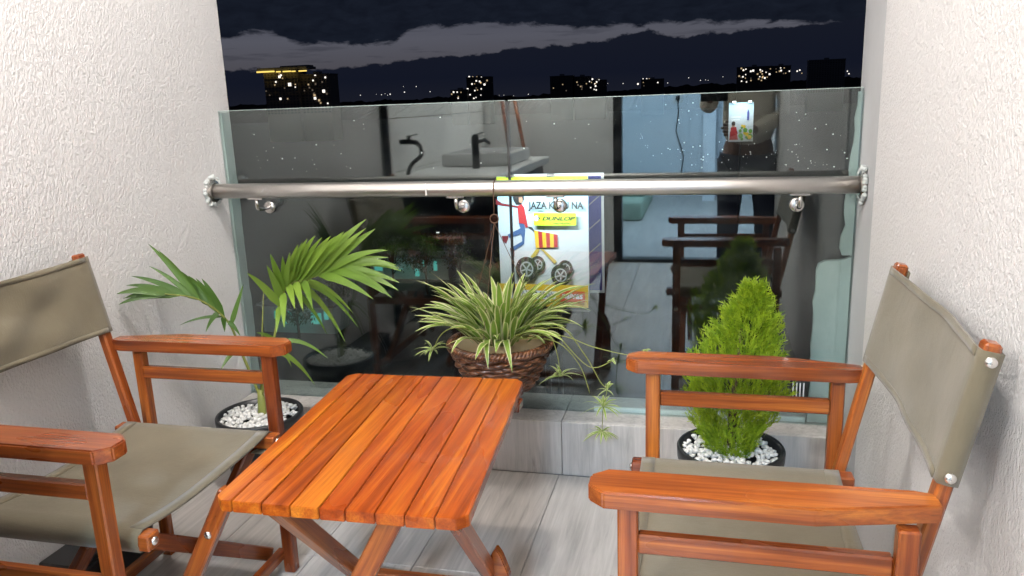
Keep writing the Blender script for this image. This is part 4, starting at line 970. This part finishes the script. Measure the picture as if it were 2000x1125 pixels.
p1 = plantlet(845, 684, -.30, 17, .075, 1); p2 = plantlet(1095, 735, -.25, 18, .075, 2); p3 = plantlet(1178, 795, -.21, 16, .075, 3); p4 = plantlet(1176, 843, -.20, 17, .062, 4, .1); p5 = plantlet(1185, 762, -.21, 9, .042, 5, .6)
st0 = V3((.03, -.03, .03)); Q = lambda px, py, y: atY(px, py, y) - V3(sp.location)
runner([V3((-.03, -.03, .03)), Q(900, 640, -.3), Q(865, 650, -.31), p1])
runner([st0, Q(1060, 640, -.28), Q(1085, 680, -.26), p2])
runner([st0, Q(1090, 640, -.25), Q(1140, 690, -.22), Q(1172, 745, -.21), p5, p3, p4])
pe = Q(1234, 694, -.24); runner([st0, Q(1090, 655, -.25), Q(1160, 678, -.24), pe, Q(1262, 684, -.25)])
runner([st0, Q(1080, 665, -.3), Q(1130, 710, -.28), Q(1152, 768, -.28)]); runner([Q(1090, 655, -.25), Q(1150, 716, -.24), Q(1196, 705, -.24)])
plantlet(1262, 683, -.25, 6, .02, 9); plantlet(1196, 704, -.24, 5, .016, 10)

# ------------------------------------------------------------------ black box with cable under the left chair
bx_ = empty('cable_box', (-1.575, -.90, 0)); tag(bx_, 'black box with a thin white cable on the floor under the left chair', 'box')
box('case', (-.06, -.14, 0), (.06, .14, .11), 'black_plastic', bx_, .008, 2); box('lid', (-.062, -.142, .11), (.062, .142, .125), 'black_plastic', bx_, .004)
tube('cable', [(.05, .02, .115), (.07, .02, .16), (.078, -.03, .08), (.085, -.05, .005), (.2, -.12, .004)], .0028, 'white_plastic', bx_, 6)

# ------------------------------------------------------------------ sink corner behind the camera (mirrored in the glass)
sk = empty('wash_counter', (XL, -1.6, 0)); tag(sk, 'white wash counter with basin and dark faucet, mirrored in the glass', 'sink')
box('counter', (.002, -1.35, .80), (.60, 0, .85), 'white_plastic', sk, .006); box('cabinet', (.004, -1.33, .08), (.56, -.03, .80), 'dark_metal', sk, .004)
box('basin', (.08, -1.1, .851), (.52, -.55, .93), 'white_plastic', sk, .02, 3); box('basin_hollow', (.11, -1.07, .9305), (.49, -.58, .932), 'pr_grey', sk)
tube('faucet', [(.34, -.42, .85), (.34, -.42, 1.02), (.34, -.43, 1.04)], [.022, .022, .02], 'dark_metal', sk, 14); tube('spout', [(.34, -.44, 1.0), (.36, -.56, 1.01), (.37, -.62, .985)], .011, 'dark_metal', sk, 10)
beam('faucet_lever', (.34, -.42, 1.045), (.36, -.52, 1.055), .016, .008, 'dark_metal', sk)
tp = empty('wall_tap', (XL, -1.70, 1.0)); tag(tp, 'dark wall tap with hanging hose, mirrored in the glass', 'tap')
tube('body', [(0, 0, .03), (.05, 0, .03), (.09, -.01, .025), (.10, -.04, 0)], .014, 'dark_metal', tp, 10); beam('lever', (.05, 0, .06), (.06, -.11, .066), .014, .008, 'dark_metal', tp); tube('valve', [(.05, 0, .03), (.05, 0, .065)], .012, 'dark_metal', tp, 10)
curve_tube('hose', [V3((.10, -.04, 0)), V3((.10, -.045, -.05)), V3((.05, .02, -.12)), V3((.04, .03, -.3)), V3((.05, .03, -.9))], .012, .012, 'dark_metal', tp, 8)
for i, (x0, y0, x1, y1, lab) in enumerate(((-1.30, -3.2, -1.52, -3.41, 'brown broom handle leaning in the corner, nearest the sink'), (-1.16, -3.25, -1.44, -3.42, 'brown broom handle leaning in the corner, nearest the door'))):
    bm_ = empty('broom', (x0, y0, 0)); tag(bm_, lab, 'broom')
    tube('handle', [(0, 0, .1), (x1-x0, y1-y0, 1.5)], .014, 'wood', bm_, 10); box('head', (-.14, -.03, .03), (.14, .03, .1), 'wood', bm_, .008); box('bristles', (-.135, -.025, 0), (.135, .025, .03), 'black_plastic', bm_)

# ------------------------------------------------------------------ the photographer (seen only as a reflection)
mat('skin', (.16, .085, .055), .5); mat('shirt', (.55, .50, .42), .9); mat('jeans', (.012, .016, .035), .85); mat('hair', (.008, .007, .007), .7)
def skin(name, verts, edges, radii, material, parent, sub=2):
    me = bpy.data.meshes.new(name); me.from_pydata([tuple(v) for v in verts], edges, []); o = bpy.data.objects.new(name, me); COL.objects.link(o)
    mo = o.modifiers.new('k', 'SKIN'); mo.use_smooth_shade = True
    for i, r_ in enumerate(radii): me.skin_vertices[0].data[i].radius = r_ if isinstance(r_, tuple) else (r_, r_); me.skin_vertices[0].data[i].use_root = (i == 0)
    s = o.modifiers.new('s', 'SUBSURF'); s.levels = sub; s.render_levels = sub
    dg = bpy.context.evaluated_depsgraph_get(); dg.update(); m2 = bpy.data.meshes.new_from_object(o.evaluated_get(dg)); bpy.data.objects.remove(o)
    m2.materials.clear(); return link(name, m2, material, parent, True)
pe_ = empty('person', (.27, -2.86, 0)); tag(pe_, 'person in grey long-sleeved top and dark jeans holding up a phone, mirrored in glass', 'person')
v = [(0, 0, .96), (0, 0, 1.12), (0, .01, 1.30), (0, 0, 1.42), (0, 0, 1.50), (0, .01, 1.58), (0, .02, 1.68),            # pelvis..head 0-6
     (-.18, 0, 1.38), (-.26, .08, 1.14), (-.245, .25, 1.20), (-.225, .275, 1.235),                                          # left arm 7-10
     (.18, 0, 1.38), (.25, .02, 1.10), (.02, .20, 1.0), (-.07, .21, 1.01),                                                # right arm 11-14
     (-.10, 0, .88), (-.11, .01, .48), (-.12, -.01, .08), (-.13, .12, .035), (.10, 0, .88), (.12, .01, .48), (.13, -.01, .08), (.15, .12, .035)]
e = [(0,1),(1,2),(2,3),(3,4),(4,5),(5,6),(3,7),(7,8),(8,9),(9,10),(3,11),(11,12),(12,13),(13,14),(0,15),(15,16),(16,17),(17,18),(0,19),(19,20),(20,21),(21,22)]
rd = [(.085,.065),(.08,.06),(.08,.06),(.07,.055),(.05,.05),(.075,.085),(.075,.085),.058,.042,.03,.03,.058,.042,.03,.028,.082,.055,.04,.035,.082,.055,.04,.035]
# one continuous body with five short fingers on each hand
for (wi, dr) in ((10, V3((.15, .15, .35))), (14, V3((-.9, .1, .1)))):
    wv = V3(v[wi]); dr = dr.normalized(); sd_ = dr.cross(V3((0, 1, 0))).normalized()
    for k in range(5):
        b_ = wv + sd_*(.02*(k-2)) + dr*.035; t_ = b_ + dr*(.035 + .012*(2-abs(k-2))) ; t2 = t_ + (dr*.5 + V3((0, .6, 0))).normalized()*.022
        n0 = len(v); v += [tuple(b_), tuple(t_), tuple(t2)]; e += [(wi, n0), (n0, n0+1), (n0+1, n0+2)]; rd += [.0095, .0085, .007]
body = skin('body', v, e, rd, 'skin', pe_, 1)
sv = v[0:5] + v[7:10] + v[11:14]; sv[4] = (0, 0, 1.46)
se_ = [(0,1),(1,2),(2,3),(3,4),(3,5),(5,6),(6,7),(3,8),(8,9),(9,10)]
sh = skin('shirt', [(0, 0, .86)] + sv[1:], se_, [(.185,.145),(.175,.13),(.18,.13),(.12,.10),(.06,.06),.075,.06,.048,.075,.06,.046], 'shirt', pe_)
skin('trousers', [(0, 0, .82), (-.10, 0, .76), (-.11, .01, .48), (-.12, -.01, .06), (.10, 0, .76), (.12, .01, .48), (.13, -.01, .06)], [(0,1),(1,2),(2,3),(0,4),(4,5),(5,6)], [(.15,.12),.105,.078,.065,.105,.078,.065], 'jeans', pe_)
for s in (-1, 1): box('shoe', (s*.13-.045, -.06, 0), (s*.13+.045, .2, .07), 'black_plastic', pe_, .025, 3)
hv = ico((0, .0, 1.68), 1.0); hq = [V3((0, -.012, 1.70)) + V3(((q_.x)*.105, (q_.y)*.112, (q_.z-1.68)*.105)) for q_ in hv[0]]
hr_ = pydata('hair', hq, hv[1], 'hair', pe_, True); sb = hr_.modifiers.new('s', 'SUBSURF'); sb.levels = 2; sb.render_levels = 2
for s in (-1, 1):
    pydata('eye', *ico((s*.03, .098, 1.645), .011), 'white_plastic', pe_, True); pydata('ear', *ico((s*.082, .01, 1.63), .022), 'skin', pe_, True)
pydata('nose', *ico((0, .108, 1.615), .016), 'skin', pe_, True); box('mouth', (-.022, .094, 1.575), (.022, .1, 1.583), 'pr_darkred', pe_, .002)
ph_ = box('phone', (-.03, -2.545, 1.185), (.13, -2.536, 1.262), 'black_plastic', None, .003, 2); tag(ph_, 'dark phone held sideways in the photographer’s hand, mirrored in the glass', 'phone')
